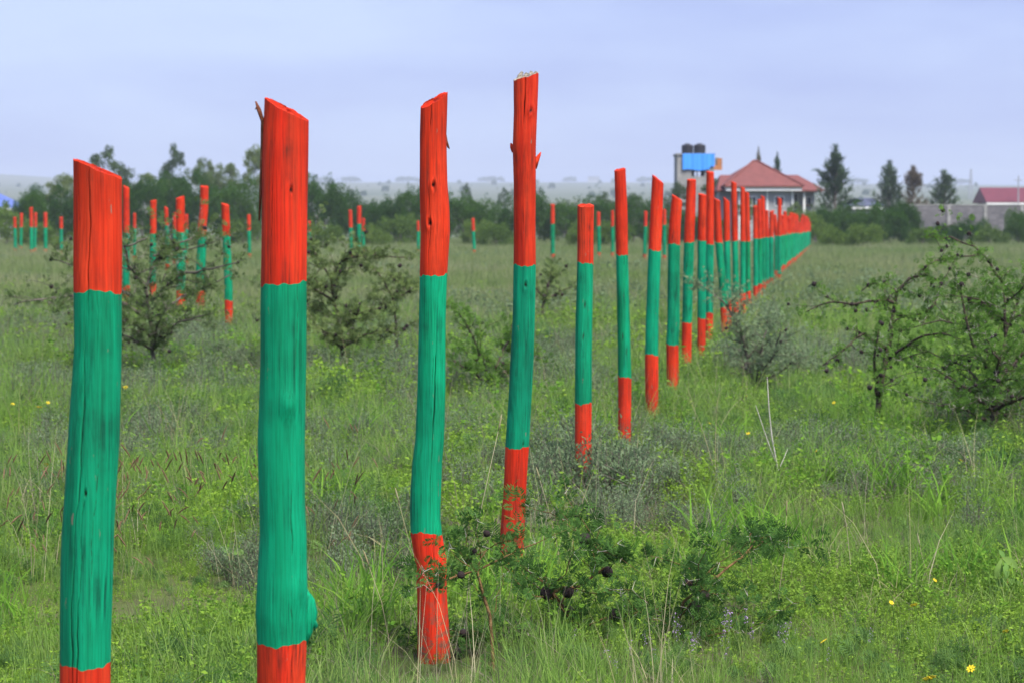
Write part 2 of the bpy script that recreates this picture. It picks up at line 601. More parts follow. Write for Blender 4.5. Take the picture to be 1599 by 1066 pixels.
def make_post(name, label, group, D, prof, ytop, cutdx, y_up, y_low, nseg, nring, seed,
              cutdy=0.15, cracks=(), knots=(), raw=None, tint_r=1.0, tint_g=1.0, wavy=0.006, lump=1.0, bury=0.12, parts=None, chips=0.5):
    """prof: list of (pixel x, pixel y, pixel width) down the post; D: its distance; ytop: mean height of the cut in pixels;
    cutdx: rise of the sawn top from left to right in radii."""
    r_ = np.random.default_rng(seed)
    base = at(prof[-1][0], prof[-1][1], D)
    gx = base.x
    gzz = gz(gx, D)
    P = [at(a, b, D) for a, b, w in prof]
    zk = np.array([p.z - gzz for p in P])[::-1]
    xk = np.array([p.x - gx for p in P])[::-1]
    rk = np.array([w * D / FPX / 2 for a, b, w in prof])[::-1]
    if zk[0] > -bury:                         # run the pole on into the soil
        zk = np.concatenate([[-bury], zk])
        slope = (xk[min(2, len(xk) - 1)] - xk[0]) / max(1e-3, zk[min(3, len(zk) - 1)] - zk[1])
        xk = np.concatenate([[xk[0] - np.clip(slope, -0.1, 0.1) * (zk[1] + bury)], xk])
        rk = np.concatenate([[rk[0]], rk])
    ztop = at(prof[0][0], ytop, D).z - gzz
    zu = at(prof[0][0], y_up, D).z - gzz
    zl = at(prof[0][0], y_low, D).z - gzz
    th = np.linspace(0, 2 * PI, nseg, endpoint=False)
    ph = r_.uniform(0, 6.3, 8)

    def surf(th_, z_):
        Rz = interp(z_, zk, rk)
        cx = interp(z_, zk, xk)
        cy = 0.012 * lump * np.sin(z_ * 2.3 + ph[0]) * Rz / 0.055
        r = Rz * (1 + 0.022 * lump * np.sin(2 * th_ + ph[1] + 0.8 * z_) + 0.014 * lump * np.sin(3 * th_ + ph[2] - 1.7 * z_)
                  + 0.010 * lump * np.sin(5 * th_ + ph[3] + 6 * z_) + 0.009 * lump * np.sin(17 * z_ + ph[4] + 2 * th_)
                  + 0.006 * lump * np.sin(11 * th_ + ph[5] + 3 * z_))
        bare = np.zeros_like(r)  # mask of cracks and knot holes: bare wood and painted shade
        for (tc, z0, z1, w, dep) in cracks:
            c = tc + 0.05 * np.sin(9 * z_ + tc * 7) + 0.03 * np.sin(31 * z_ + tc) + 0.012 * np.sin(87 * z_)
            dth = (th_ - c + PI) % (2 * PI) - PI
            env = np.clip((z_ - z0) / 0.10, 0, 1) * np.clip((z1 - z_) / 0.14, 0, 1)
            brk = np.clip(0.55 + 0.9 * np.sin(13 * z_ + tc * 3) + 0.5 * np.sin(37 * z_), 0.15, 1)
            ww = w * (0.45 + 0.55 * env * brk)
            g = np.exp(-(dth / ww) ** 2) * env * (0.35 + 0.65 * brk)
            r = r - dep * g
            bare = np.maximum(bare, np.clip(g * 1.7 - 0.45, 0, 1))
        for (tc, z0, s, amp, hole) in knots:
            dth = ((th_ - tc + PI) % (2 * PI) - PI) * Rz
            q = (dth / s) ** 2 + ((z_ - z0) / (s * 1.35)) ** 2
            r = r + amp * np.exp(-q)
            if hole:
                q2 = (dth / (s * 0.42)) ** 2 + ((z_ - z0) / (s * 0.62)) ** 2
                r = r - hole * np.exp(-q2 ** 2)
                bare = np.maximum(bare, np.clip(np.exp(-q2 ** 2) * 1.5 - 0.4, 0, 1))
        return np.stack([cx + r * np.cos(th_), cy + r * np.sin(th_), z_], -1), bare

    def edge(z0, k):
        return z0 + wavy * (np.sin(th + ph[k]) + 0.45 * np.sin(3 * th + ph[k + 1]) + 0.35 * np.sin(7 * th + ph[k + 2]) + 0.25 * np.sin(13 * th + ph[1]))
    e_up, e_low = edge(zu, 0), edge(zl, 3)
    rt = float(interp(ztop, zk, rk))
    chip = 0.006 * rt / 0.055 * (np.sin(5 * th + ph[6]) + 0.6 * np.sin(11 * th + ph[7]) + 0.5 * r_.normal(size=nseg)) * 0.6
    e_top = ztop + cutdx * rt * np.cos(th) + cutdy * rt * np.sin(th) + chip * chips * (1 if nseg > 20 else 0.3)
    e_bot = np.full(nseg, -bury)
    root = thing(name, label, 'post', (gx, D, gzz), 0.0, group)
    span = ztop + bury

    def band(nm, lo, hi, mat, tint):
        k = max(2, int(round(nring * float(np.mean(hi - lo)) / span)))
        V, B = [], []
        for i in range(k + 1):
            t = i / k
            p, b = surf(th, lo + (hi - lo) * t)
            V.append(p)
            B.append(b)
        V = np.concatenate(V)
        F = [(i * nseg + j, i * nseg + (j + 1) % nseg, (i + 1) * nseg + (j + 1) % nseg, (i + 1) * nseg + j)
             for i in range(k) for j in range(nseg)]
        o = mesh_obj(nm, V, F, mat, root, True)
        o.color = (tint, tint * r_.uniform(0.85, 1.25 if mat is M['red'] else 1.08), tint * r_.uniform(0.85, 1.2), 1)
        if cracks or knots:
            a = o.data.attributes.new('bare', 'FLOAT', 'POINT')
            a.data.foreach_set('value', np.concatenate(B).astype(np.float32))
        return o
    tp = band('red_band', e_up, e_top, M['red'], tint_r)
    band('green_band', e_low, e_up, M['green'], tint_g)
    band('red_band', e_bot, e_low, M['red'], tint_r)
    rim, _ = surf(th, e_top)
    cen = rim.mean(0)
    V = [rim]
    for f in ((0.7, 0.35) if nseg > 20 else ()):
        q = cen + (rim - cen) * f
        q[:, 2] += r_.normal(size=nseg) * 0.0015 + (1 - f) * 0.003
        V.append(q)
    V = np.concatenate(V + [cen[None] + np.array([[0, 0, 0.003]])])
    nr = (len(V) - 1) // nseg
    F = [(i * nseg + j, i * nseg + (j + 1) % nseg, (i + 1) * nseg + (j + 1) % nseg, (i + 1) * nseg + j) for i in range(nr - 1) for j in range(nseg)]
    F += [((nr - 1) * nseg + j, (nr - 1) * nseg + (j + 1) % nseg, len(V) - 1) for j in range(nseg)]
    ce = mesh_obj('cut_end', V, F, raw or M['red'], root, False)
    ce.color = (tint_r * 1.05,) * 3 + (1,)
    if parts:
        parts(root, lambda px, py: at(px, py, D) - Vector((gx, D, gzz)))
    return root


FRONT = -PI / 2                                     # towards the camera
ROW = 'painted posts of the receding row'


def p2_parts(root, L):
    mb = MB()                                       # strip of bark peeling off the left edge
    pts = [L(400, 159), L(405, 172), L(411, 190), L(410, 230), L(408.5, 290), L(405.5, 345)]
    pts = [p + Vector((0, -0.012, 0)) for p in pts]
    mb.tube(pts, [0.002, 0.006, 0.005, 0.004, 0.004, 0.002], 6)
    mb.tube([L(404, 165) + Vector((0, -0.012, 0)), L(399.5, 172) + Vector((0, -0.015, 0))], [0.004, 0.001], 5)
    mb.build('bark_strip', M['bark_strip'], root, True)
    s = MB()                                        # torn branch stub low on the right
    s.tube([L(476, 1006), L(480, 985), L(482, 960), L(481, 935), L(476, 915)], [0.006, 0.014, 0.017, 0.012, 0.004], 10)
    s.tube([L(484, 985), L(489, 972), L(491, 955), L(488, 936), L(484, 926)], [0.004, 0.008, 0.009, 0.006, 0.002], 8)
    s.tube([L(486, 975), L(492, 968), L(494, 976), L(490, 984)], [0.006, 0.007, 0.005, 0.002], 7)
    s.build('branch_stub', M['green'], root, True)


def p3_parts(root, L):
    s = MB().tube([L(695.5, 205), L(697, 220), L(700, 230), L(702, 233)], [0.002, 0.0045, 0.004, 0.001], 6)
    s.build('bark_strip', M['bark_strip'], root, True)


def p4_parts(root, L):
    s = MB().tube([L(833, 262), L(838, 250), L(842, 243), L(844.5, 238)], [0.016, 0.012, 0.007, 0.002], 9)
    s.build('branch_stub', M['red'], root, True)
    s = MB().tube([L(804, 236), L(799.5, 229), L(797.5, 224)], [0.016, 0.010, 0.003], 9)
    s.build('branch_stub', M['red'], root, True)
    w = MB()                                        # grey splintered wood standing above the cut
    for a, b, c, d in ((808, 125, 816, 112.5), (818, 124, 823, 114), (827, 122, 830, 111.5), (834, 120, 838, 112)):
        w.tube([L(a, b + 4), L((a + c) / 2, (b + d) / 2), L(c, d)], [0.013, 0.011, 0.006], 7)
    w.build('splinters', M['raw_wood'], root, False)


make_post('painted_post', 'thick painted post at far left, slanted top with long crack, cut off by the frame', ROW, 5.75,
          [(152.5, 250, 74), (152.5, 300, 73.5), (152.5, 458, 72.5), (153, 540, 73), (147, 688, 78), (138.5, 836, 80), (135, 984, 79), (134, 1066, 78.5), (133, 1355, 78)],
          264, -0.42, 458, 1032, 256, 190, 1, 0.02,
          cracks=[(FRONT - 0.25, 1.28, 1.95, 0.022, 0.014), (FRONT - 0.35, 0.3, 1.36, 0.022, 0.012), (FRONT - 0.12, 0.30, 0.95, 0.020, 0.010),
                  (FRONT - 0.75, 1.2, 1.75, 0.012, 0.006), (FRONT + 0.4, 0.5, 1.2, 0.010, 0.004), (FRONT + 0.1, 1.20, 1.40, 0.025, 0.010)],
          knots=[(FRONT - 0.02, 0.90, 0.008, 0.002, 0.012)], tint_r=0.86, tint_g=0.92, wavy=0.006, chips=0.22)
make_post('painted_post', 'tall thick painted post, slanted top, bark strip peeling on its left', ROW, 6.13,
          [(448, 153, 69.5), (446, 258, 71), (443.5, 441, 70), (443, 560, 71.6), (439.5, 688, 72.6), (441, 787, 71.5), (443, 836, 73), (440, 960, 80), (440.5, 1000, 78), (439, 1066, 75), (437, 1299, 74)],
          171, -0.52, 443, 1000, 256, 190, 2, 0.12,
          cracks=[(FRONT + 0.42, 1.5, 1.72, 0.012, 0.008), (FRONT + 0.5, 0.30, 0.95, 0.014, 0.008), (FRONT - 0.5, 1.3, 1.9, 0.008, 0.003),
                  (FRONT + 0.75, 1.1, 1.5, 0.010, 0.004)],
          knots=[(FRONT + 0.38, 1.615, 0.010, 0.003, 0.014), (FRONT + 0.35, 1.075, 0.022, 0.009, 0.0), (FRONT + 0.8, 0.60, 0.03, 0.006, 0.0)],
          tint_r=1.0, tint_g=0.98, wavy=0.006, parts=p2_parts, chips=0.2)
make_post('painted_post', 'crooked painted post with pointed top, kinked near its red foot', ROW, 8.39,
          [(678, 147, 41), (676, 212, 41), (676.5, 287, 43.5), (678.5, 325, 45), (679.7, 362, 44.6), (677, 426, 43), (675.2, 500, 41), (673.8, 606, 43.6), (671, 686, 44), (667, 723, 46),
           (664.9, 765, 47.7), (664, 797, 47), (665.3, 832, 46.7), (672.5, 872, 49), (675, 925, 46), (677, 978, 48), (678.5, 1046, 51)],
          157, 0.55, 428, 833, 256, 190, 3, 0.3,
          cracks=[(FRONT + 0.3, 0.55, 1.25, 0.028, 0.013), (FRONT + 0.25, -0.1, 0.42, 0.025, 0.012), (FRONT - 0.15, 1.8, 2.0, 0.03, 0.010),
                  (FRONT - 0.35, 1.35, 1.75, 0.014, 0.006), (FRONT + 0.6, 1.38, 1.60, 0.012, 0.006), (FRONT + 0.15, 0.9, 1.4, 0.010, 0.004)],
          knots=[(FRONT + 0.05, 1.66, 0.016, 0.006, 0.016), (FRONT - 0.35, 1.53, 0.018, 0.006, 0.014), (FRONT + 0.45, 1.97, 0.010, 0.002, 0.010),
                 (FRONT + 1.0, 0.45, 0.03, 0.004, 0)], tint_r=1.04, tint_g=1.12, parts=p3_parts)
make_post('painted_post', 'tallest painted post, bare grey splintered top and small branch stubs', ROW, 10.6,
          [(821, 118, 40), (820.4, 175, 37), (818.6, 231, 37.5), (819.5, 287, 35), (819.3, 411, 35.3), (818, 500, 36), (813.5, 606, 37), (808, 696, 37), (804, 765, 36), (800, 829, 38), (797, 902, 37)],
          120, 0.30, 413, 697, 224, 170, 4, 0.1,
          cracks=[(FRONT - 0.12, 1.97, 2.4, 0.045, 0.02), (FRONT - 0.2, 1.5, 1.75, 0.018, 0.007), (FRONT + 0.3, 0.9, 1.3, 0.016, 0.006), (FRONT - 0.5, 0.6, 1.2, 0.012, 0.004),
                  (FRONT + 0.1, 0.2, 0.8, 0.014, 0.005)],
          knots=[(FRONT + 0.45, 2.05, 0.020, 0.010, 0.014), (FRONT + 0.1, 1.29, 0.016, 0.005, 0.016), (FRONT + 0.5, 0.60, 0.012, 0.002, 0.014)],
          raw=M['raw_wood'], tint_r=0.86, tint_g=0.86, parts=p4_parts)

# (label, D, profile, ytop, cut slope, y_up, y_low, tint_r, tint_g)
MIDDLE = [
    ('short straight painted post with flat level top', 13.5, [(914.8, 318, 26), (914, 411, 25.5), (912, 499, 27), (911.5, 548, 27), (911, 628, 27), (910, 784, 26)], 321, 0.0, 411, 628, 0.86, 0.84),
    ('thin painted post leaning left at its top, just past the short flat post', 16.0, [(968, 262, 17.8), (970.5, 337, 19), (971.4, 397, 18.8), (974, 499, 20), (975.5, 588, 21.5), (975, 718, 20.5)], 265, 0.2, 397, 588, 0.95, 0.92),
    ('bright painted post with slanted top rounded on its right', 18.6, [(1027.5, 272, 18.5), (1025, 330, 19.5), (1022.5, 391, 20), (1018.5, 499, 20), (1017.5, 554, 21), (1018, 667, 20)], 280, -0.75, 391, 554, 1.08, 1.1),
    ('dull painted post with low slanted top, eighth along the row', 21.0, [(1058, 302, 16), (1054, 350, 18), (1052.7, 382, 18.5), (1051.7, 499, 19.3), (1049.7, 538, 19.4), (1051, 632, 18)], 309, -0.6, 382, 538, 0.86, 0.88),
    ('bright slim painted post with rounded level top, ninth along the row', 23.3, [(1080, 279, 14), (1078, 330, 15.5), (1075.7, 378, 16), (1073, 499, 15.3), (1072.5, 503, 15.3), (1071.5, 605, 15)], 281, 0.0, 378, 503, 1.08, 1.08),
    ('dull painted post half hidden behind a taller red one, tenth along the row', 25.4, [(1097, 301, 13), (1096, 376, 14), (1095.5, 497, 13.4), (1095, 584, 13.4)], 304, -0.2, 377, 497, 0.8, 0.82),
    ('tall slim painted post rising above its neighbours below the blue tower', 28.0, [(1109, 267, 11.8), (1108.5, 381, 12.5), (1107.5, 489, 11.5), (1107, 563, 11.5)], 269, -0.1, 381, 489, 0.95, 0.95),
    ('painted post leaning right, foot swinging towards the grey bush', 30.4, [(1119.5, 309, 10.5), (1122.5, 379, 12), (1128, 440, 12), (1131, 483, 12.5), (1133, 547, 12)], 312, -0.5, 379, 479, 0.9, 0.86),
    ('painted post with sharp slanted top, thirteenth along the row', 32.9, [(1134.5, 307, 10), (1135, 377, 10.6), (1136, 450, 10.6), (1138, 533, 10.6)], 312, -0.8, 377, 468, 0.98, 0.92),
    ('tall thin painted post with round top left of a close pair', 35.3, [(1146, 283, 8.8), (1147.5, 376, 9.8), (1149, 450, 9.8), (1149, 521, 9.8)], 285, -0.3, 377, 466, 0.92, 0.92),
    ('left post of a close pair of thin painted posts', 37.8, [(1159.7, 291, 7.2), (1160.2, 377, 9.2), (1160, 510, 9)], 293, -0.4, 377, 457, 1.0, 0.95),
    ('right post of a close pair of thin painted posts', 40.2, [(1166.5, 298, 6.2), (1168, 376, 7.5), (1169, 501, 7.5)], 301, -0.4, 376.5, 455, 0.96, 0.95),
    ('short painted post after a gap, left edge of the dense run of posts', 44.0, [(1179.5, 319, 7), (1179.8, 372, 8), (1180, 488, 8)], 322, 0.3, 373, 446, 0.92, 0.92),
    ('stepped painted post, second within the dense run', 46.5, [(1185.5, 310, 6.4), (1186.4, 372, 7.6), (1187, 481, 7.6)], 312, 0.2, 372, 443, 0.96, 0.96),
    ('tall painted post peaking third within the dense run', 49.0, [(1191, 304, 6.4), (1192, 371, 7.3), (1192.6, 475, 7.3)], 307, -0.4, 371, 440, 0.98, 0.95),
    ('painted post fourth within the dense run, below the house window', 51.4, [(1197, 327, 5.6), (1197.8, 370, 6.8), (1198, 469, 6.8)], 329, 0.0, 370.5, 437, 0.92, 0.93),
    ('painted post fifth within the dense run, worn pale top', 54.0, [(1205, 328, 7.4), (1204.6, 369, 7.2), (1204.5, 464, 7.2)], 330, 0.3, 370, 434, 0.92, 0.93),
    ('lone tall painted post standing above the end of the row', 59.0, [(1217.5, 307, 6.4), (1217, 366, 6.6), (1216.8, 455, 6.6)], 310, -0.5, 368.5, 429, 0.95, 0.95),
]
for i, (lab, D, prof, yt, cut, yu, yl, tr, tg) in enumerate(MIDDLE):
    ns, nr = (64, 60) if D < 20 else ((40, 36) if D < 33 else (24, 22))
    kn = []
    if D < 27:
        rr = random.Random(i * 7)
        kn = [(FRONT + rr.uniform(-0.7, 0.7), rr.uniform(0.6, 1.8), 0.014, 0.005, 0.010) for _ in range(3)]
    make_post('painted_post', lab, ROW, D, prof, yt, cut, yu, yl, ns, nr, 40 + i, 0.2, knots=kn, tint_r=tr, tint_g=tg, wavy=0.008)

rr = random.Random(5)
k = 24.6
FAR_ROW = []
while k < 61.5:
    D = 2.47 * k
    x = 1299.0 - 1.0 / (0.47e-3 * k) + rr.uniform(-0.6, 0.6)
    FAR_ROW.append((x, D))
    k += rr.uniform(0.85, 1.15)
for i, (x, D) in enumerate(FAR_ROW):
    s = FPX / D
    H = rr.uniform(1.72, 2.18) if D < 120 else rr.uniform(1.9, 2.25)
    yb = 357 + CAM_H * s
    yt = yb - H * s
    yu = yb - (1.36 + rr.uniform(-0.03, 0.03)) * s
    yl = yb - (0.48 + rr.uniform(-0.03, 0.03)) * s
    w = max(0.10, rr.uniform(0.095, 0.125)) * s
    lean = rr.uniform(-0.075, 0.075) * s
    make_post('painted_post', 'last painted post at the far right end of the receding row' if i == len(FAR_ROW) - 1 else
              'thin far painted post packed close with others towards the end of the row', ROW, D,
              [(x + lean, yt, w * 0.92), (x, yu, w), (x, yb, w)], yt + 0.4, rr.uniform(-0.7, 0.5), yu, yl, 12, 9, 100 + i, 0.2,
              tint_r=rr.uniform(0.84, 1.05), tint_g=rr.uniform(0.85, 1.05), wavy=0.015, lump=0.8)

# posts of the other rows across the field: (x top, y top, y_up, D, width px, x bottom shift, cut, label, group)
LEFT = 'painted posts in the field left of centre'
CEN = 'small painted posts along the hedge'
FIELD = [
    (197, 292, 364, 41, 10.5, 0, -0.5, 'painted post just right of the thick leftmost post', LEFT),
    (239.5, 313, 366, 45, 10, -1, 0.2, 'painted post rising out of the left thorn bush', LEFT),
    (281.5, 308, 363, 37, 14, 1, 0.3, 'stout painted post behind the left thorn bush', LEFT),
    (317.5, 291, 369, 39.5, 14, -5, -0.1, 'bent painted post right of the stout one behind the thorn bush', LEFT),
    (351.5, 319, 369, 33.7, 12.5, 6, -0.3, 'painted post leaning left, its red foot showing above the grass', LEFT),
    (259.5, 324, 352, 70, 6.5, 2, -0.5, 'thin painted post between two stouter ones over the thorn bush', LEFT),
    (273, 332, 358, 82, 6, 0, 0.2, 'thin painted post peeping out left of the stout one', LEFT),
    (291, 335, 358, 84, 6, 0, 0, 'thin painted post peeping out right of the stout one', LEFT),
    (210, 333, 357, 90, 5, 0, 0, 'small painted post far behind, near the leftmost post', LEFT),
    (388.5, 335, 360, 100, 5.5, 1, 0.1, 'lone small painted post left of the tall thick post', LEFT),
    (23, 339, 356, 125, 5, 1, 0, 'leftmost small painted post by the dark round bush', LEFT),
    (33.5, 333, 355, 140, 5, -1, 0, 'second small painted post from the left edge', LEFT),
    (48.5, 324, 355, 118, 6, 1, 0.2, 'taller post of the small touching pair at far left', LEFT),
    (55.5, 332, 355, 124, 5, -1, 0, 'shorter post of the small touching pair at far left', LEFT),
    (71, 332, 355, 121, 6, 0, 0, 'small painted post right of the touching pair', LEFT),
    (95.5, 339, 357, 115, 5.5, 0, 0, 'small painted post close to the left of the thick leftmost post', LEFT),
    (482.5, 345, 362, 98, 5, 0, 0, 'small painted post peeping out right of the tall thick post', CEN),
    (547, 328, 355, 100, 6, 2, 0, 'left post of the small trio over the middle thorn bush', CEN),
    (561, 322, 349, 97, 7, -1, 0.1, 'tallest post of the small trio over the middle thorn bush', CEN),
    (567.5, 341, 361, 118, 5, 0, 0, 'right shortest post of the small trio over the middle thorn bush', CEN),
    (653, 345, 361, 120, 4.5, 0, 0, 'small painted post tucked behind the crooked post', CEN),
    (738.5, 341, 361, 118, 5, 2, 0, 'lone small painted post between the crooked and the tallest post', CEN),
    (863, 319, 350, 97, 6.5, 0, 0, 'lone small painted post right of the tallest post', CEN),
    (934.5, 331, 353, 105, 5.5, 1, -0.1, 'small painted post between the short flat post and the next one', CEN),
    (956.5, 329, 354, 103, 5, 0, 0, 'small painted post touching the left edge of a thin leaning post', CEN),
    (1008.5, 330, 354, 96, 5.5, -2, -0.2, 'small painted post left of the bright slanted post', CEN),
    (1037.5, 327, 351, 94, 5.5, 0, -0.2, 'small painted post right of the bright slanted post', CEN),
]
for i, (x, yt, yu, D, w, dx, cut, lab, grp) in enumerate(FIELD):
    s = FPX / D
    yb = 357 + CAM_H * s
    yl = yu + 0.90 * s if D < 60 else yb - 0.50 * s
    ns, nr = (28, 26) if D < 60 else (12, 10)
    prof = [(x, yt, w * 0.95), (x + dx * 0.3, yu, w), (x + dx * 0.9, (yu + yb) / 2, w * 1.03), (x + dx, yb, w)]
    if i == 3:
        prof = [(319, 291, 13), (318.5, 330, 13), (315.5, 355, 14), (316, 370, 14.5), (313.5, 420, 15), (312, yb, 14)]
    make_post('painted_post', lab, grp, D, prof, yt + 0.5, cut, yu, yl, ns, nr, 300 + i, 0.2,
              tint_r=random.Random(i).uniform(0.86, 1.04), tint_g=random.Random(i + 50).uniform(0.86, 1.0), wavy=0.012, lump=0.8)

# ------------------------------------------------------------------ buildings
M['roof_red'] = simple('red_roof_tiles', (0.175, 0.056, 0.046), 0.75, 0.14, 2.2, 0.3)
M['roof_maroon'] = simple('maroon_sheet_roof', (0.135, 0.030, 0.042), 0.6, 0.12, 1.5)
M['roof_blue'] = simple('blue_sheet_roof', (0.10, 0.15, 0.42), 0.6, 0.12, 1.5)
M['roof_grey'] = simple('dark_grey_sheet_roof', (0.075, 0.085, 0.13), 0.6, 0.12, 1.5)
M['wall_white'] = simple('painted_plaster', (0.36, 0.365, 0.37), 0.85, 0.10, 0.7)
M['wall_cream'] = simple('cream_fascia', (0.55, 0.42, 0.25), 0.8, 0.08, 1.0)
M['trim_white'] = simple('white_trim', (0.74, 0.74, 0.72), 0.7, 0.05, 1.0)
M['concrete'] = simple('bare_block_wall', (0.27, 0.265, 0.25), 0.92, 0.25, 1.6, 0.4)
M['glass_dark'] = simple('dark_window', (0.018, 0.020, 0.028), 0.2, 0.2, 1.0, 0.0, 0.5)
M['tank'] = simple('black_plastic_tank', (0.016, 0.016, 0.022), 0.5, 0.2, 1.0)
M['sheet_blue'] = simple('bright_blue_sheet', (0.055, 0.30, 0.86), 0.6, 0.08, 0.8)
M['sheet_orange'] = simple('orange_brown_sheet', (0.42, 0.17, 0.06), 0.75, 0.2, 1.0)
M['metal'] = simple('grey_pole_metal', (0.30, 0.31, 0.33), 0.6, 0.1, 2.0)


def block_mat():
    m, n, l = new_mat('stone_block_wall')
    o = n.new('ShaderNodeOutputMaterial')
    b = n.new('ShaderNodeBsdfPrincipled')
    tc = n.new('ShaderNodeTexCoord')
    mp = n.new('ShaderNodeMapping')
    mp.inputs['Rotation'].default_value = (PI / 2, 0, 0)
    l.new(tc.outputs['Object'], mp.inputs['Vector'])
    br = n.new('ShaderNodeTexBrick')
    br.inputs['Scale'].default_value = 1.0
    br.inputs['Brick Width'].default_value = 0.42
    br.inputs['Row Height'].default_value = 0.21
    br.inputs['Mortar Size'].default_value = 0.02
    br.inputs['Color1'].default_value = (0.125, 0.122, 0.138, 1)
    br.inputs['Color2'].default_value = (0.19, 0.184, 0.20, 1)
    br.inputs['Mortar'].default_value = (0.14, 0.13, 0.12, 1)
    l.new(mp.outputs['Vector'], br.inputs['Vector'])
    t = noise(n, l, tc.outputs['Object'], 0.8, 5.0)
    r = ramp(n, [(0.3, (0.7, 0.7, 0.7)), (0.7, (1.1, 1.08, 1.05))])
    l.new(t.outputs['Fac'], r.inputs['Fac'])
    c = mixc(n, l, br.outputs['Color'], r.outputs['Color'], 1.0, 'MULTIPLY')
    l.new(c, b.inputs['Base Color'])
    b.inputs['Roughness'].default_value = 0.95
    l.new(b.outputs['BSDF'], o.inputs['Surface'])
    return m


M['blocks'] = block_mat()


def hip_roof(mb, x0, x1, y0, y1, ze, zr, rx0, rx1, th=0.12):
    """Hip roof over a rectangle with its ridge from rx0 to rx1 along the middle."""
    ym = (y0 + y1) / 2
    V = [(x0, y0, ze), (x1, y0, ze), (x1, y1, ze), (x0, y1, ze), (rx0, ym, zr), (rx1, ym, zr),
         (x0, y0, ze - th), (x1, y0, ze - th), (x1, y1, ze - th), (x0, y1, ze - th)]
    F = [(0, 1, 5, 4), (1, 2, 5), (2, 3, 4, 5), (3, 0, 4), (6, 9, 8, 7), (0, 6, 7, 1), (1, 7, 8, 2), (2, 8, 9, 3), (3, 9, 6, 0)]
    return mb.add(V, F)


def make_house():
    D = 190.0
    s = D / FPX
    def X(p): return (p - 799.5) * s
    def Z(p): return CAM_H + (357 - p) * s
    cx = X(1200)
    root = thing('red_roof_house', 'white walled house with red tiled hip roof behind the end of the posts', 'house', (cx, D, 0))
    def lx(p): return X(p) - cx
    g = gz(cx, D) - 0.3
    ze = Z(297)
    # walls (recessed under the eaves); the veranda at the right is open
    MB().box(lx(1124), lx(1238), 1.0, 9.0, g, ze - 0.02).build('wall', M['wall_white'], root)
    MB().box(lx(1238), lx(1279), 3.2, 9.0, g, ze - 0.02).build('wall', M['wall_white'], root)
    r1 = hip_roof(MB(), lx(1119), lx(1287), -0.1, 10.6, ze, Z(271.5), lx(1133), lx(1257)).build('roof', M['roof_red'], root)
    # taller main roof with its own front
    mb = MB()
    fx0, fx1, zf = lx(1128), lx(1250), Z(291)
    ax, az = lx(1187), Z(250)
    yf, yb_ = -1.6, 9.6
    V = [(fx0, yf, zf), (fx1, yf, zf), (fx1 + 0.4, yb_, zf), (fx0 - 0.4, yb_, zf), (ax - 0.15, 4.2, az), (ax + 0.15, 4.2, az),
         (fx0, yf, zf - 0.1), (fx1, yf, zf - 0.1)]
    mb.add(V, [(0, 1, 5, 4), (1, 2, 5), (2, 3, 4, 5), (3, 0, 4), (0, 6, 7, 1), (0, 3, 2, 1)])
    main = mb.build('roof', M['roof_red'], root)
    rc = MB()
    for a, b in ((4, 0), (5, 1), (4, 5)):
        pa, pb = Vector(V[a]), Vector(V[b])
        rc.tube([pa + Vector((0, 0, 0.03)), pb + Vector((0, 0, 0.03))], 0.09, 6)
    rc.build('ridge_cap', M['roof_red'], main)
    MB().box(fx0 + 0.05, fx1 - 0.05, yf + 0.04, yf + 0.30, Z(294.2), zf - 0.103).build('fascia', M['wall_cream'], root)
    MB().box(fx0 + 0.15, fx1 - 0.1, yf + 0.12, yf + 0.5, Z(299), Z(294.2) - 0.003).build('fascia', M['trim_white'], root)
    MB().box(fx0 + 0.2, fx1 - 0.2, yf + 0.35, 1.0, Z(299) + 0.004, Z(294.2)).build('soffit', M['trim_white'], root)
    MB().box(lx(1150), lx(1237), yf + 0.75, 0.997, g, Z(299) - 0.003).build('wall', M['wall_white'], root)
    for px in (1151, 1194, 1233):
        MB().box(lx(px), lx(px + 3), yf + 0.58, yf + 0.747, g, Z(299) - 0.003).build('column', M['trim_white'], root)
    c = MB().box(lx(1254), lx(1257.5), 0.2, 0.4, g, ze - 0.125)
    c.box(lx(1253.3), lx(1258.2), 0.15, 0.45, g, g + 1.0)
    c.build('column', M['trim_white'], root)
    for (a, b, c_, d, yy) in ((1241, 1252, 302, 326, 3.2), (1261, 1273.5, 308, 319, 3.2), (1166, 1178, 308, 322, -0.85), (1208, 1221, 308, 322, -0.85)):
        w = MB().box(lx(a) - 0.06, lx(b) + 0.06, yy - 0.06, yy - 0.004, Z(d) - 0.06, Z(c_) + 0.06).build('window', M['trim_white'], root)
        m2 = (a + b) / 2
        for q0, q1 in ((a, m2 - 0.5), (m2 + 0.5, b)):
            MB().box(lx(q0) + 0.02, lx(q1) - 0.02, yy - 0.075, yy - 0.065, Z(d) + 0.03, Z(c_) - 0.03).build('pane', M['glass_dark'], w)
    MB().box(lx(1259), lx(1276), 3.0, 3.19, Z(321), Z(319.4)).build('sill', M['sheet_orange'], root)
    MB().box(lx(1238), lx(1279), 0.5, 0.62, g, Z(338)).build('veranda_wall', M['concrete'], root)


make_house()


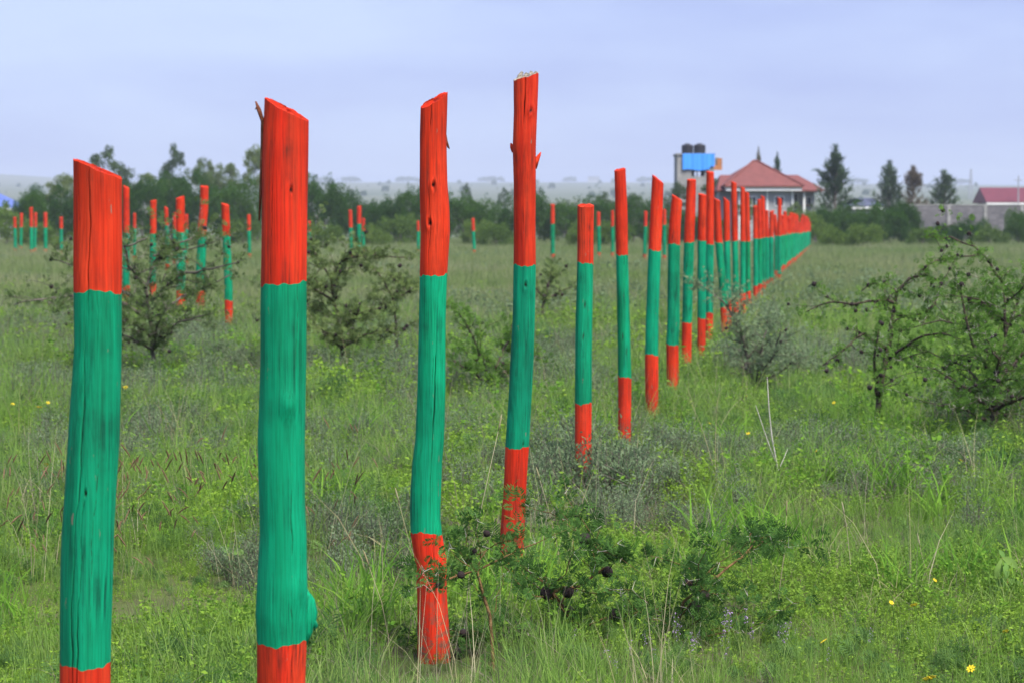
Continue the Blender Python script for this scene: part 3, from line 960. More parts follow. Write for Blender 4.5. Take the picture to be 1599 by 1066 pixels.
def make_tower():
    D = 205.0
    s = D / FPX
    def X(p): return (p - 799.5) * s
    def Z(p): return CAM_H + (357 - p) * s
    cx = X(1086)
    def lx(p): return X(p) - cx
    root = thing('block_tower', 'bare grey block tower wrapped in bright blue sheeting beside the red roof', 'tower', (cx, D, 0))
    zt = Z(243)
    x0, x1 = lx(1057), lx(1114)
    # walls with real openings: front built as piers and lintels
    def wall(*b): return MB().box(*b).build('wall', M['concrete'], root)
    wall(x0, x0 + 0.18, 0.0, 4.0, -0.4, zt)
    wall(x1 - 0.18, x1, 0.0, 4.0, -0.4, zt)
    wall(x0 + 0.18, x1 - 0.18, 0.003, 0.18, -0.4, Z(276))
    wall(x0 + 0.18, lx(1079.5), 0.003, 0.18, Z(276), zt - 0.003)
    wall(lx(1099.5), x1 - 0.18, 0.003, 0.18, Z(276), zt - 0.003)
    wall(lx(1079.5), lx(1099.5), 0.003, 0.18, Z(266), zt - 0.003)
    wall(x0 + 0.18, lx(1089), 3.82, 3.997, -0.4, zt - 0.003)
    wall(lx(1099), x1 - 0.18, 3.82, 3.997, -0.4, zt - 0.003)
    wall(lx(1089), lx(1099), 3.82, 3.997, -0.4, Z(276))
    wall(lx(1089), lx(1099), 3.82, 3.997, Z(267), zt - 0.003)
    MB().box(x0 - 0.1, x1 + 0.1, -0.1, 4.1, zt, zt + 0.15).build('slab', M['concrete'], root)
    MB().box(x0 + 0.18, x1 - 0.18, 0.18, 3.82, Z(280), Z(280) + 0.12).build('slab', M['concrete'], root)
    MB().box(lx(1087.2), lx(1089), 0.06, 0.14, Z(276), Z(266)).build('window_post', M['tank'], root)
    # the sheet hangs from the front with a slightly wavy face
    n = 24
    V, F = [], []
    for i in range(n + 1):
        t = i / n
        xx = lx(1065) + (lx(1115) - lx(1065)) * t
        yy = -0.16 - 0.02 * math.sin(t * 19) - 0.012 * math.sin(t * 41)
        zb = Z(266) + 0.06 * math.sin(t * 9) + (0.25 if t > 0.86 else 0)
        for q, yq in ((zb, yy), (zt + 0.13, yy + 0.02), (zt + 0.13, yy + 0.05), (zb, yy + 0.03)):
            V.append((xx, yq, q))
    for i in range(n):
        for j in range(4):
            a = i * 4
            F.append((a + j, a + 4 + j, a + 4 + (j + 1) % 4, a + (j + 1) % 4))
    F += [(0, 1, 2, 3), (n * 4 + 3, n * 4 + 2, n * 4 + 1, n * 4)]
    mesh_obj('blue_sheet', V, F, M['sheet_blue'], root, False)
    mb = MB().box(x1 + 0.003, lx(1124), 1.5, 1.62, Z(265), Z(246))
    mb.build('side_panel', M['concrete'], root)
    mb = MB().box(lx(1121.5), lx(1129), 1.35, 1.47, Z(265.5), Z(247))
    mb.box(lx(1113), lx(1121.4), 1.35, 1.47, Z(265.5), Z(258))
    mb.build('side_panel', M['sheet_orange'], root)
    for i, (pa, pb, yy, lab) in enumerate(((1065.5, 1084, 1.6, 'left black plastic water tank on the grey tower'), (1084, 1103, 1.3, 'right black plastic water tank on the grey tower'))):
        r = (lx(pb) - lx(pa)) / 2
        xc = (lx(pa) + lx(pb)) / 2
        tk = thing('water_tank', lab, 'tank', (cx + xc, D + yy, zt + 0.15), 0, 'tanks on the tower')
        h = Z(225) - zt - 0.15
        ns = 24
        prof = []
        for k in range(13):
            t = k / 12
            prof.append((r * (1.0 if k % 2 else 0.965), 0.003 + h * 0.86 * t))
        prof += [(r * 0.8, h * 0.94), (r * 0.45, h * 0.99)]
        V, F = [], []
        for (q, z) in prof:
            for j in range(ns):
                a = 2 * PI * j / ns
                V.append((q * math.cos(a), q * math.sin(a), z))
        for k in range(len(prof) - 1):
            for j in range(ns):
                F.append((k * ns + j, k * ns + (j + 1) % ns, (k + 1) * ns + (j + 1) % ns, (k + 1) * ns + j))
        F.append(tuple(range((len(prof) - 1) * ns, len(prof) * ns)))
        F.append(tuple(range(ns - 1, -1, -1)))
        mesh_obj('body', V, F, M['tank'], tk, True)
        MB().tube([(0, 0, h * 0.985), (0, 0, h * 1.07)], [r * 0.40, r * 0.36], 14).build('lid', M['tank'], tk)


make_tower()


def gable_house(name, label, D, x0, x1, ye, yr, depth, roofm, wallm, hip=True):
    s = D / FPX
    def X(p): return (p - 799.5) * s
    def Z(p): return CAM_H + (357 - p) * s
    cx = X((x0 + x1) / 2)
    g = gz(cx, D)
    root = thing(name, label, 'house', (cx, D, g))
    hw = (X(x1) - X(x0)) / 2
    ze, zr = Z(ye) - g, Z(yr) - g
    ins = depth * 0.45 if hip else 0.0
    hip_roof(MB(), -hw, hw, -depth / 2, depth / 2, ze, zr, -hw + ins, hw - ins).build('roof', roofm, root)
    MB().box(-hw + 0.5, hw - 0.5, -depth / 2 + 0.5, depth / 2 - 0.5, -0.5, ze - 0.123).build('wall', wallm, root)
    MB().box(-hw + 0.02, hw - 0.02, -depth / 2 + 0.01, -depth / 2 + 0.08, ze - 0.42, ze - 0.124).build('fascia', M['trim_white'], root)
    for q in (-0.55, 0.0, 0.5):
        w = MB().box(hw * q - 0.7, hw * q + 0.7, -depth / 2 + 0.44, -depth / 2 + 0.496, ze * 0.4, ze * 0.75).build('window', M['trim_white'], root)
        MB().box(hw * q - 0.6, hw * q + 0.6, -depth / 2 + 0.42, -depth / 2 + 0.436, ze * 0.42, ze * 0.73).build('pane', M['glass_dark'], w)
    return root


gable_house('maroon_roof_house', 'low house with maroon roof behind the block wall at the right edge', 300, 1528, 1680, 316, 293.5, 9, M['roof_maroon'], M['wall_white'], False)
gable_house('grey_roof_house', 'small house with dark grey-blue roof right of the big needle tree', 300, 1318, 1376, 322, 309.5, 8, M['roof_grey'], M['concrete'])
gable_house('blue_roof_house', 'house with steel blue roof cut off by the left edge', 240, -90, 34, 324, 288, 9, M['roof_blue'], M['wall_white'])

# block wall at right
def make_wall():
    D = 205.0
    a, b = at(1421, 322, D), at(1760, 322, D)
    root = thing('block_wall', 'long grey stone block wall on the right below the maroon roof', 'wall', (a.x, D, 0))
    h = CAM_H + (357 - 321.5) * D / FPX
    L = b.x - a.x
    MB().box(0, L, 0, 0.22, -0.4, h).build('masonry', M['blocks'], root)
    MB().box(-0.05, L, -0.04, 0.26, h, h + 0.10).build('coping', M['concrete'], root)
    k = 0
    while k * 3.1 < L - 1:
        MB().box(0.05 + k * 3.1, 0.33 + k * 3.1, -0.09, -0.003, -0.4, h - 0.004).build('pier', M['concrete'], root)
        k += 1


make_wall()


def mast(label, px, y0, y1, D, r, cross=0):
    b = at(px, y1, D)
    t = at(px, y0, D)
    g = gz(b.x, D)
    root = thing('mast', label, 'mast', (b.x, D, g))
    H = t.z - g
    mb = MB()
    if cross:
        for sx in (-1, 1):
            for sy in (-1, 1):
                mb.tube([(sx * 1.1, sy * 1.1, -0.3), (sx * 0.25, sy * 0.25, H)], r, 5)
        mb.build('leg', M['metal'], root)
        x = MB()
        for i in range(10):
            z = H * i / 10
            w = 1.1 - 0.85 * i / 10
            w2 = 1.1 - 0.85 * (i + 1) / 10
            for sg in (-1, 1):
                x.tube([(-w * sg, -w, z), (w2 * sg, -w2, z + H / 10)], r * 0.6, 4)
        x.build('bracing', M['metal'], root)
    else:
        mb.tube([(0, 0, -0.3), (0, 0, H)], [r, r * 0.7], 8).build('pole', M['metal'], root)
        MB().tube([(-0.5, 0, H * 0.93), (0.5, 0, H * 0.93)], r * 0.5, 5).build('crossarm', M['metal'], root)


mast('thin grey lattice mast on the far skyline at right', 1516, 264, 292, 1300, 0.16, 1)
mast('slim pole standing above the maroon roof', 1590, 275, 320, 295, 0.10)

# ------------------------------------------------------------------ leaf geometry
def unit(v):
    return v / np.maximum(1e-9, np.linalg.norm(v, axis=-1, keepdims=True))


def rand_dir(n, up=0.0):
    v = rng.normal(size=(n, 3))
    v = unit(v)
    v[:, 2] += up
    return unit(v)


def leaves(C, Dv, L, W, curl=0.15):
    """Diamond leaves from base C along Dv; returns (N,4,3)."""
    n = len(C)
    L = np.broadcast_to(np.asarray(L, float), (n,))[:, None]
    W = np.broadcast_to(np.asarray(W, float), (n,))[:, None]
    side = unit(np.cross(Dv, unit(rng.normal(size=(n, 3)))))
    nor = unit(np.cross(side, Dv))
    tip = C + Dv * L
    mid = C + Dv * L * 0.45 + nor * L * curl
    return np.stack([C, mid + side * W * 0.5, tip, mid - side * W * 0.5], 1)


def tube_quads(pts, rad, n=4):
    """Open tube as separate quads."""
    pts = np.asarray(pts, float)
    k = len(pts)
    rad = np.broadcast_to(np.asarray(rad, float), (k,))
    d = np.gradient(pts, axis=0)
    d = unit(d)
    a = unit(np.cross(d, np.array([0.31, 0.17, 0.93])))
    b = np.cross(d, a)
    t = 2 * PI * np.arange(n) / n
    ring = pts[:, None] + rad[:, None, None] * (np.cos(t)[None, :, None] * a[:, None] + np.sin(t)[None, :, None] * b[:, None])
    A, B = ring[:-1], ring[1:]
    q = np.stack([A, np.roll(A, -1, 1), np.roll(B, -1, 1), B], 2)
    return q.reshape(-1, 4, 3)


def frond_set(C, A, n_pairs, L, W):
    """Feather leaves: rachis from C along A with paired narrow leaflets."""
    n = len(C)
    side = unit(np.cross(A, unit(rng.normal(size=(n, 3)))))
    out = []
    for i in range(n_pairs):
        t = (i + 1.0) / (n_pairs + 0.3)
        b = C + A * (L * t)[:, None]
        ll = L * (0.62 * math.sin(PI * (0.25 + 0.65 * t)))
        for sg in (-1, 1):
            d = unit(side * sg + A * 0.55 + rng.normal(size=(n, 3)) * 0.12)
            w = np.cross(d, side)
            w = unit(np.cross(d, unit(np.cross(A, side)) + rng.normal(size=(n, 3)) * 0.15))
            tip = b + d * ll[:, None]
            m_ = b + d * (ll * 0.5)[:, None]
            out.append(np.stack([b, m_ + w * W / 2, tip, m_ - w * W / 2], 1))
    return np.concatenate(out)


# crowns -------------------------------------------------------------
def crown_mesh(name, mat, w, h, nclump, nleaf, leaf, up=0.5, base=0.12, seed=0, clump=0.28, drop=0.0, squash=1.0, boxy=False):
    """Leaf-sized faces gathered in clumps over an uneven dome, w wide and h high."""
    global rng
    keep = rng
    rng = np.random.default_rng(seed)
    u = rand_dir(nclump)
    u[:, 2] = np.abs(u[:, 2]) * 1.25 - 0.25
    if boxy:
        q = np.sqrt(np.clip(1 - np.abs(np.clip(u[:, 2], -1, 1)) ** 3, 0.05, 1)) / np.maximum(0.05, np.linalg.norm(u[:, :2], axis=1))
        u[:, :2] *= q[:, None]
    rad = rng.uniform(0.62, 1.0, nclump) ** 0.8 * (1 + 0.16 * np.sin(u[:, 0] * 5 + seed) + 0.12 * np.sin(u[:, 2] * 7 + u[:, 1] * 4))
    cen = u * rad[:, None] * np.array([w / 2, w / 2, h * (1 - base) / 1.7])
    cen[:, 2] += h * (base + (1 - base) * 0.40)
    cs = clump * w / 2 * rng.uniform(0.6, 1.3, nclump)
    idx = rng.integers(0, nclump, nleaf)
    off = rand_dir(nleaf) * (rng.uniform(0, 1, nleaf) ** 0.45)[:, None] * cs[idx][:, None] * np.array([1, 1, squash])
    C = cen[idx] + off
    C[:, 2] = np.maximum(C[:, 2], 0.02 * h * rng.uniform(0.5, 2, nleaf))
    out = unit(off + cen[idx] * 0.3 / (w / 2))
    Dv = unit(out * 0.6 + rand_dir(nleaf) * 0.7 + np.array([0, 0, up]))
    if drop:
        Dv = unit(Dv + np.array([0, 0, -drop]))
    Q = leaves(C, Dv, leaf * rng.uniform(0.6, 1.4, nleaf), leaf * 0.45 * rng.uniform(0.7, 1.3, nleaf))
    rng = keep
    return quads_mesh(name, Q, mat)


def stem_mesh(name, mat, h, r, spread, nb, seed):
    rr = random.Random(seed)
    mb = MB()
    top = Vector((rr.uniform(-.1, .1) * h, rr.uniform(-.1, .1) * h, h * 0.8))
    trunk = [Vector((0, 0, -0.3)), Vector((0, 0, 0)), top * 0.35 + Vector((rr.uniform(-.06, .06) * h, 0, 0)), top * 0.7, top]
    mb.tube(trunk, [r * 1.15, r, r * 0.75, r * 0.5, r * 0.12], 7)
    for i in range(nb):
        t = rr.uniform(0.2, 0.85)
        b = top * t
        a = rr.uniform(0, 2 * PI)
        l = spread * rr.uniform(0.6, 1.0) * (1.1 - 0.5 * t)
        e = b + Vector((math.cos(a) * l, math.sin(a) * l, l * rr.uniform(0.4, 1.0)))
        m_ = (b + e) / 2 + Vector((0, 0, -0.05 * l))
        mb.tube([b, m_, e], [r * 0.42 * (1.1 - t * 0.5), r * 0.28, r * 0.06], 5)
    o = mb.build(name, mat, None, True, False)
    return o.data


def plant(name, label, cat, loc, rotz, scale, crown_me, stem_me, group=None, stem_name='trunk', crown_name='crown'):
    root = thing(name, label, cat, loc, rotz, group)
    root.scale = scale if hasattr(scale, '__len__') else (scale,) * 3
    for nm, me in ((stem_name, stem_me), (crown_name, crown_me)):
        o = bpy.data.objects.new(nm, me)
        link(o, root)
    return root


# hedge bushes along the far edge of the meadow (unit crown 4 m wide, 4 m high)
HB = [crown_mesh('hedge_crown', M['hedge'], 4.0, 4.0, 95, 11000, 0.17, 1.0, 0.02, 70 + i, 0.24, squash=1.5, boxy=True) for i in range(4)]
HS = [stem_mesh('hedge_stem', M['bark_grey'], 3.2, 0.10, 1.4, 8, 80 + i) for i in range(2)]
LB = [crown_mesh('scrub_crown', M['scrub'], 2.0, 1.6, 44, 3600, 0.12, 1.0, 0.03, 90 + i, 0.3, boxy=True) for i in range(3)]
LS = stem_mesh('scrub_stem', M['bark_grey'], 1.2, 0.05, 0.7, 6, 95)
HEDGE = [
    (50, 305, 48, 172, 'dark round bush at the left edge below the blue roof'),
    (100, 306, 72, 178, 'dark bush left of the thick leftmost post'),
    (165, 298, 76, 182, 'dark bush behind the thick leftmost post'),
    (222, 291, 66, 180, 'dark hedge bush right of the thick leftmost post'),
    (268, 286, 70, 184, 'dark hedge bush behind the stout left field post'),
    (318, 288, 74, 182, 'dark hedge bush behind the bent left field post'),
    (368, 293, 62, 178, 'dark hedge bush left of the tall thick post'),
    (440, 298, 66, 184, 'dark hedge bush behind the tall thick post'),
    (508, 291, 62, 182, 'tall dark hedge bush just right of the tall thick post'),
    (556, 314, 66, 186, 'dark hedge bush behind the small trio of posts'),
    (602, 318, 58, 180, 'dark hedge bush between the small trio and the crooked post'),
    (648, 304, 56, 178, 'dark hedge bush behind the crooked post on its left'),
    (724, 314, 74, 176, 'dark round bush between the crooked and the tallest post'),
    (776, 328, 46, 186, 'smaller dark bush left of the tallest post'),
    (822, 310, 66, 180, 'dark bush behind the tallest post'),
    (884, 322, 70, 178, 'dark bush behind the lone small post right of the tallest post'),
    (936, 318, 64, 184, 'dark bush behind the short flat topped post'),
    (990, 322, 66, 180, 'dark bush left of the bright slanted post'),
    (1046, 330, 66, 186, 'dark bush behind the middle of the receding row'),
    (1100, 340, 60, 186, 'dark bush hidden behind the crowded row of posts'),
    (1290, 333, 56, 172, 'dark green bush just right of the last posts'),
    (1332, 326, 66, 168, 'broad dark green bush below the big needle tree'),
    (1380, 328, 64, 170, 'dark green bush left of the block wall'),
    (1412, 322, 48, 174, 'tall dark green bush at the start of the block wall'),
    (1470, 355, 44, 180, 'low dark bush against the block wall, left one'),
    (1512, 347, 50, 176, 'low dark bush against the block wall, middle one'),
    (1592, 336, 44, 168, 'dark green bush at the right edge in front of the wall'),
]
for i, (px, yt, w, D, lab) in enumerate(HEDGE):
    s = D / FPX
    b = at(px, 370, D)
    H = CAM_H + (357 - yt) * s
    W = w * s * 1.15
    plant('hedge_bush', lab, 'bush', (b.x, D, gz(b.x, D)), i * 1.7, (W / 4.0, W / 4.0, H / 3.9), HB[i % 4], HS[i % 2], 'bushes along the far edge of the meadow', 'stem')
SCRUB = [
    (8, 326, 56, 165, 'green shrub below the blue roof at the left edge'),     (505, 352, 44, 150, 'light green low shrub right of the tall thick post'), (626, 338, 62, 165, 'light green shrub in front of the dark hedge left of the crooked post'),
    (580, 355, 40, 150, 'low light green shrub right of the small trio of posts'), (745, 345, 40, 160, 'low light green shrub by the lone small post'),
    (775, 352, 44, 150, 'low light green shrub left of the tallest post'), (905, 350, 40, 150, 'low light green shrub left of the short flat post'),
    (958, 348, 44, 152, 'low light green shrub behind the thin leaning post'), (1030, 348, 36, 150, 'low light green shrub behind the bright slanted post'),
    (1300, 357, 40, 150, 'low light green shrub right of the last posts'), (1350, 352, 46, 148, 'low light green shrub below the broad dark bush'),
    (1442, 358, 40, 160, 'low light green shrub at the left end of the block wall'), (1545, 355, 44, 165, 'low light green shrub near the right end of the wall'),
    (380, 345, 40, 160, 'light green shrub left of the tall thick post'), (60, 350, 50, 150, 'low light green shrub among the small posts at far left'),
    (1272, 340, 40, 158, 'light green shrub at the house veranda'), (1248, 330, 40, 168, 'light green shrub below the dark veranda window'),
]
for i, (px, yt, w, D, lab) in enumerate(SCRUB):
    s = D / FPX
    b = at(px, 375, D)
    H = CAM_H + (357 - yt) * s
    W = w * s * 1.2
    plant('low_shrub', lab, 'shrub', (b.x, D, gz(b.x, D)), i * 2.1, (W / 2.0, W / 2.0, H / 1.7), LB[i % 3], LS, 'light green shrubs before the hedge', 'stem')

# trees behind the hedge
TL = [crown_mesh('pale_crown', M['tree_light'], 4.0, 8.5, 30, 3600, 0.24, 0.3, 0.42, 110 + i, 0.27) for i in range(3)]
TD = [crown_mesh('dark_crown', M['tree_dark'], 4.0, 8.5, 40, 4600, 0.22, 0.5, 0.40, 120 + i, 0.27) for i in range(2)]
TS = [stem_mesh('tree_stem', M['bark_grey'], 8.0, 0.16, 1.7, 12, 130 + i) for i in range(2)]
TREES = [
    (96, 258, 56, 200, 0, 'pale leafy tree left of the thick leftmost post'),
    (172, 229, 66, 225, 1, 'dark dense tree rising behind the thick leftmost post'),
    (236, 256, 44, 205, 0, 'small pale tree in the gap right of the dark dense tree'),
    (272, 226, 46, 230, 1, 'tall dark tree with a narrow top above the hedge'),
    (318, 234, 44, 212, 0, 'pale loose tree right of the tall dark one'),
    (348, 239, 48, 210, 0, 'pale loose tree at the right end of the left group'),
    (402, 209, 50, 200, 0, 'tall pale tree half hidden by the tall thick post'),
    (474, 258, 36, 215, 0, 'small pale tree peeping out right of the tall thick post'),
    (728, 281, 15, 420, 1, 'lone slim dark tree on the plain right of the crooked post'),
    (786, 293, 18, 400, 1, 'small bushy tree on the plain left of the tallest post'),
    (1062, 276, 40, 196, 1, 'dark leafy tree at the foot of the grey tower'),
    (1118, 280, 44, 194, 1, 'dark leafy tree between the tower and the red roof'),
    (1170, 300, 34, 186, 0, 'pale leafy shrub tree before the house wall'),
    (1242, 308, 26, 180, 0, 'small pale leafy tree before the dark veranda window'),
    (990, 296, 60, 260, 1, 'hazy dark clump of tree left of the bright slanted post'),
    (945, 300, 40, 265, 1, 'hazy dark tree behind the short flat post'),
]
for i, (px, yt, w, D, kd, lab) in enumerate(TREES):
    s = D / FPX
    b = at(px, 370, D)
    g = gz(b.x, D)
    H = CAM_H + (357 - yt) * s - g
    W = w * s * 1.1
    cm = (TD[i % 2] if kd else TL[i % 3])
    plant('leafy_tree', lab, 'tree', (b.x, D, g), i * 1.3, (W / 4.0, W / 4.0, H / 9.5), cm, TS[i % 2], 'trees behind the hedge')


def casuarina(name, mat, h, w, nb, seed):
    r = np.random.default_rng(seed)
    Q = []
    tr = MB().tube([(0, 0, -0.3), (0, 0, h * 0.4), (0.05 * w, 0, h * 0.75), (0, 0, h * 0.98)], [h * 0.014, h * 0.011, h * 0.006, 0.01], 7)
    for i in range(nb):
        t = r.uniform(0.03, 0.95)
        a = r.uniform(0, 2 * PI)
        L = w * 0.62 * (1.03 - t) ** 0.75 * r.uniform(0.6, 1.35) + 0.16 * w
        b = np.array([0, 0, h * t * 0.93])
        d = np.array([math.cos(a), math.sin(a), r.uniform(1.0, 2.4)])
        d = d / np.linalg.norm(d)
        e = b + d * L
        tr.tube([tuple(b), tuple(e)], [0.03, 0.008], 4, False)
        k = 38
        tt = r.uniform(0.15, 1.08, k)
        C = b + d * L * tt[:, None] + r.normal(size=(k, 3)) * 0.075
        dv = unit(d * 0.9 + r.normal(size=(k, 3)) * 0.4 + np.array([0, 0, 0.25]))
        Q.append(leaves(C, dv, r.uniform(0.25, 0.55, k), 0.07))
    k = 120
    C = np.stack([r.normal(size=k) * 0.08, r.normal(size=k) * 0.08, h * r.uniform(0.85, 1.02, k)], 1)
    Q.append(leaves(C, unit(r.normal(size=(k, 3)) * 0.3 + np.array([0, 0, 1.0])), 0.45, 0.06))
    return quads_mesh(name, np.concatenate(Q), mat), tr.build(name + '_stem', M['bark_grey'], None, True, False).data


CA = [casuarina('needle_crown', M['casuarina'], 7.0, 2.6, 74, 141), casuarina('needle_crown', M['casuarina'], 7.0, 2.6, 66, 142),
      casuarina('brown_crown', M['brown_leaf'], 7.0, 2.6, 44, 143)]
for i, (px, yt, w, D, kd, lab) in enumerate([
    (1303, 232, 60, 182, 0, 'tall dark needle tree right of the red roof'),
    (1388, 256, 50, 215, 1, 'slim needle tree rising behind the start of the block wall'),
    (1426, 264, 46, 214, 2, 'brown withering needle tree beside the slim green one'),
    (1473, 270, 58, 216, 1, 'bushy needle tree behind the middle of the block wall'),
    (1213, 244, 22, 225, 1, 'thin needle tree top showing over the red roof'),
    (1184, 236, 14, 228, 2, 'wispy tree top just left of the roof peak'),
]):
    s = D / FPX
    b = at(px, 370, D)
    H = CAM_H + (357 - yt) * s
    W = w * s * 1.1
    c, st = CA[kd]
    plant('needle_tree', lab, 'tree', (b.x, D, gz(b.x, D)), i * 2.0, (W / 2.6, W / 2.6, H / 7.1), c, st, 'needle trees by the house')

# far skyline: clumps and buildings on the rim of the plain
for i, (px, yt, w, D, lab) in enumerate([
    (505, 284, 34, 4050, 'hazy flat topped tree clump on the skyline left of the crooked post'), (548, 291, 30, 3900, 'hazy low tree clump on the skyline behind the small trio'),
    (636, 289, 36, 3960, 'hazy low tree clump on the skyline just left of the crooked post'), (760, 286, 26, 4140, 'hazy tree clump on the skyline right of the lone slim tree'),
    (775, 287, 24, 4140, 'second hazy tree clump on the skyline right of the lone slim tree'), (890, 288, 20, 4050, 'hazy tree clump on the skyline left of the pale building'),
    (1008, 288, 30, 3900, 'hazy tree clump on the skyline left of the tower'), (1340, 289, 30, 3750, 'hazy tree clump on the skyline right of the big needle tree'),
    (1500, 289, 34, 3750, 'hazy tree clump on the skyline under the lattice mast')]):
    s = D / FPX
    b = at(px, 290, D)
    g = gz(b.x, D)
    H = max(9.0, CAM_H + (357 - yt) * s - g)
    W = w * s
    plant('skyline_tree', lab, 'tree', (b.x, D, g - 0.5), i, (W / 4.0, W / 4.0, H / 4.0), HB[i % 4], HS[i % 2], 'hazy trees on the skyline', 'trunk')
for px, yt, w, lab in ((927, 283, 18, 'small hazy flat block building on the skyline right of the short post'),
                       (768, 287, 12, 'tiny hazy building among skyline trees left of the tallest post')):
    D = 4200
    s = D / FPX
    b = at(px, 290, D)
    g = gz(b.x, D)
    H = max(9.0, CAM_H + (357 - yt) * s - g)
    root = thing('far_building', lab, 'building', (b.x, D, g))
    MB().box(-w * s / 2, w * s / 2, -6, 6, -2, H).build('wall', M['wall_white'], root)
    MB().box(-w * s / 2 - 0.3, w * s / 2 + 0.3, -6.3, 6.3, H, H + 1.2).build('roof', M['roof_grey'], root)
    for q in (-0.3, 0.0, 0.3):
        MB().box(w * s * q - 1.6, w * s * q + 1.6, -6.15, -6.01, H * 0.45, H * 0.75).build('window', M['glass_dark'], root)

# ------------------------------------------------------------------ meadow growth (scattered clumps)
PROTO = bpy.data.collections.new('clump_library')   # not linked to the scene: only instanced


def proto(name, me):
    return bpy.data.objects.new(name, me)


def blades_mesh(name, mat, n, h, w, spread, lean, seg=3):
    """Curved grass blades, each one joined strip."""
    a = rng.uniform(0, 2 * PI, n)
    b0 = np.stack([rng.normal(size=n) * spread, rng.normal(size=n) * spread, np.full(n, -0.01)], 1)
    H = rng.uniform(h[0], h[1], n)
    ln = rng.uniform(0.1, 1.0, n) * lean
    d = np.stack([np.cos(a), np.sin(a), np.zeros(n)], 1)
    fa = rng.uniform(0, 2 * PI, n)
    side = np.stack([np.cos(fa), np.sin(fa), np.zeros(n)], 1)
    W = w * rng.uniform(0.6, 1.4, n)
    V = []
    for i in range(seg + 1):
        t = i / seg
        p = b0 + d * (ln * H * t * t)[:, None] + np.array([0, 0, 1.0]) * (H * t * (1 - 0.35 * ln * t))[:, None]
        ww = W * (1.0, 0.9, 0.65, 0.08)[i if seg == 3 else (0, 2, 3)[i]]
        V += [p - side * ww[:, None] / 2, p + side * ww[:, None] / 2]
    V = np.stack(V, 1).reshape(-1, 3)
    k = 2 * (seg + 1)
    F = [(j * k + 2 * i, j * k + 2 * i + 1, j * k + 2 * i + 3, j * k + 2 * i + 2) for j in range(n) for i in range(seg)]
    return mesh_obj(name, V, F, mat, None, False, False).data


def fern_quads(nf, L, W, pairs):
    """Low rosette of feathery leaves."""
    C = np.stack([rng.normal(size=nf) * 0.02, rng.normal(size=nf) * 0.02, rng.uniform(0.0, 0.08, nf)], 1)
    A = rand_dir(nf)
    A[:, 2] = np.abs(A[:, 2]) * 0.7 + 0.25
    return frond_set(C, unit(A), pairs, L * rng.uniform(0.6, 1.2, nf), W)


def forb_quads(nst, h, leaf, spread, nl):
    Q = []
    for _ in range(nst):
        a = rng.uniform(0, 2 * PI)
        b = np.array([rng.normal() * spread, rng.normal() * spread, 0])
        H = rng.uniform(h[0], h[1])
        d = np.array([math.cos(a) * 0.4, math.sin(a) * 0.4, 1.0]) * H
        k = nl
        t = rng.uniform(0.15, 1.0, k)
        C = b + d * t[:, None] + rng.normal(size=(k, 3)) * 0.006
        dv = rand_dir(k)
        dv[:, 2] = dv[:, 2] * 0.35 + 0.25
        Q.append(leaves(C, unit(dv), leaf * rng.uniform(0.6, 1.3, k), leaf * 0.55))
        Q.append(tube_quads([b, b + d * 0.5 + rng.normal(size=3) * 0.005, b + d], [0.0018, 0.0014, 0.0008], 3))
    return np.concatenate(Q)


def shrublet_quads(r, h, nst, nl, leaf):
    Q, idx = [], []
    for _ in range(nst):
        a = rng.uniform(0, 2 * PI)
        q = rng.uniform(0, 1) ** 0.6
        e = np.array([math.cos(a) * r * q, math.sin(a) * r * q, h * rng.uniform(0.55, 1.0) * (1.05 - 0.4 * q)])
        b = np.array([e[0] * 0.15, e[1] * 0.15, 0])
        m_ = (b + e) / 2 + rng.normal(size=3) * 0.03
        tq = tube_quads([b, m_, e], [0.0035, 0.0025, 0.001], 3)
        Q.append(tq)
        idx += [1] * len(tq)
        t = rng.uniform(0.25, 1.05, nl)
        C = np.where(t[:, None] < 0.5, b + (m_ - b) * (t[:, None] * 2), m_ + (e - m_) * (t[:, None] * 2 - 1)) + rng.normal(size=(nl, 3)) * 0.022
        dv = unit(rand_dir(nl) * 0.8 + np.array([0, 0, 0.55]))
        lq = leaves(C, dv, leaf * rng.uniform(0.6, 1.4, nl), leaf * 0.35)
        Q.append(lq)
        idx += [0] * len(lq)
    return np.concatenate(Q), idx


def seedgrass_quads(n, h):
    Q, idx = [], []
    for _ in range(n):
        a = rng.uniform(-0.6, 2.2)
        b = np.array([rng.normal() * 0.06, rng.normal() * 0.06, 0])
        H = rng.uniform(h[0], h[1])
        d = np.array([math.cos(a), math.sin(a) * 0.5, 0])
        tt = np.linspace(0, 1, 5)
        P = b + d * (0.22 * H * tt ** 2)[:, None] + np.array([0, 0, 1.0]) * (H * (tt - 0.10 * tt ** 3))[:, None]
        q = tube_quads(P, [0.0016, 0.0014, 0.0012, 0.001, 0.001], 3)
        Q.append(q)
        idx += [0] * len(q)
        k = 5
        tt = np.linspace(0, 1, k)
        L = rng.uniform(0.06, 0.11)
        dr = rng.uniform(0.0, 0.45)
        e = P[-1]
        S = e + d * (L * tt * (0.45 + 0.4 * dr))[:, None] + np.array([0, 0, 1.0]) * (L * (tt * (0.8 - 0.3 * dr) - dr * 0.9 * tt ** 2))[:, None]
        q = tube_quads(S, np.array([0.0015, 0.0034, 0.0036, 0.0028, 0.001]), 4)
        Q.append(q)
        idx += [1] * len(q)
    return np.concatenate(Q), idx


def library(tagname, meshes):
    c = bpy.data.collections.new(tagname)
    for i, me in enumerate(meshes):
        c.objects.link(proto('%s_%02d' % (tagname, i), me))
    return c


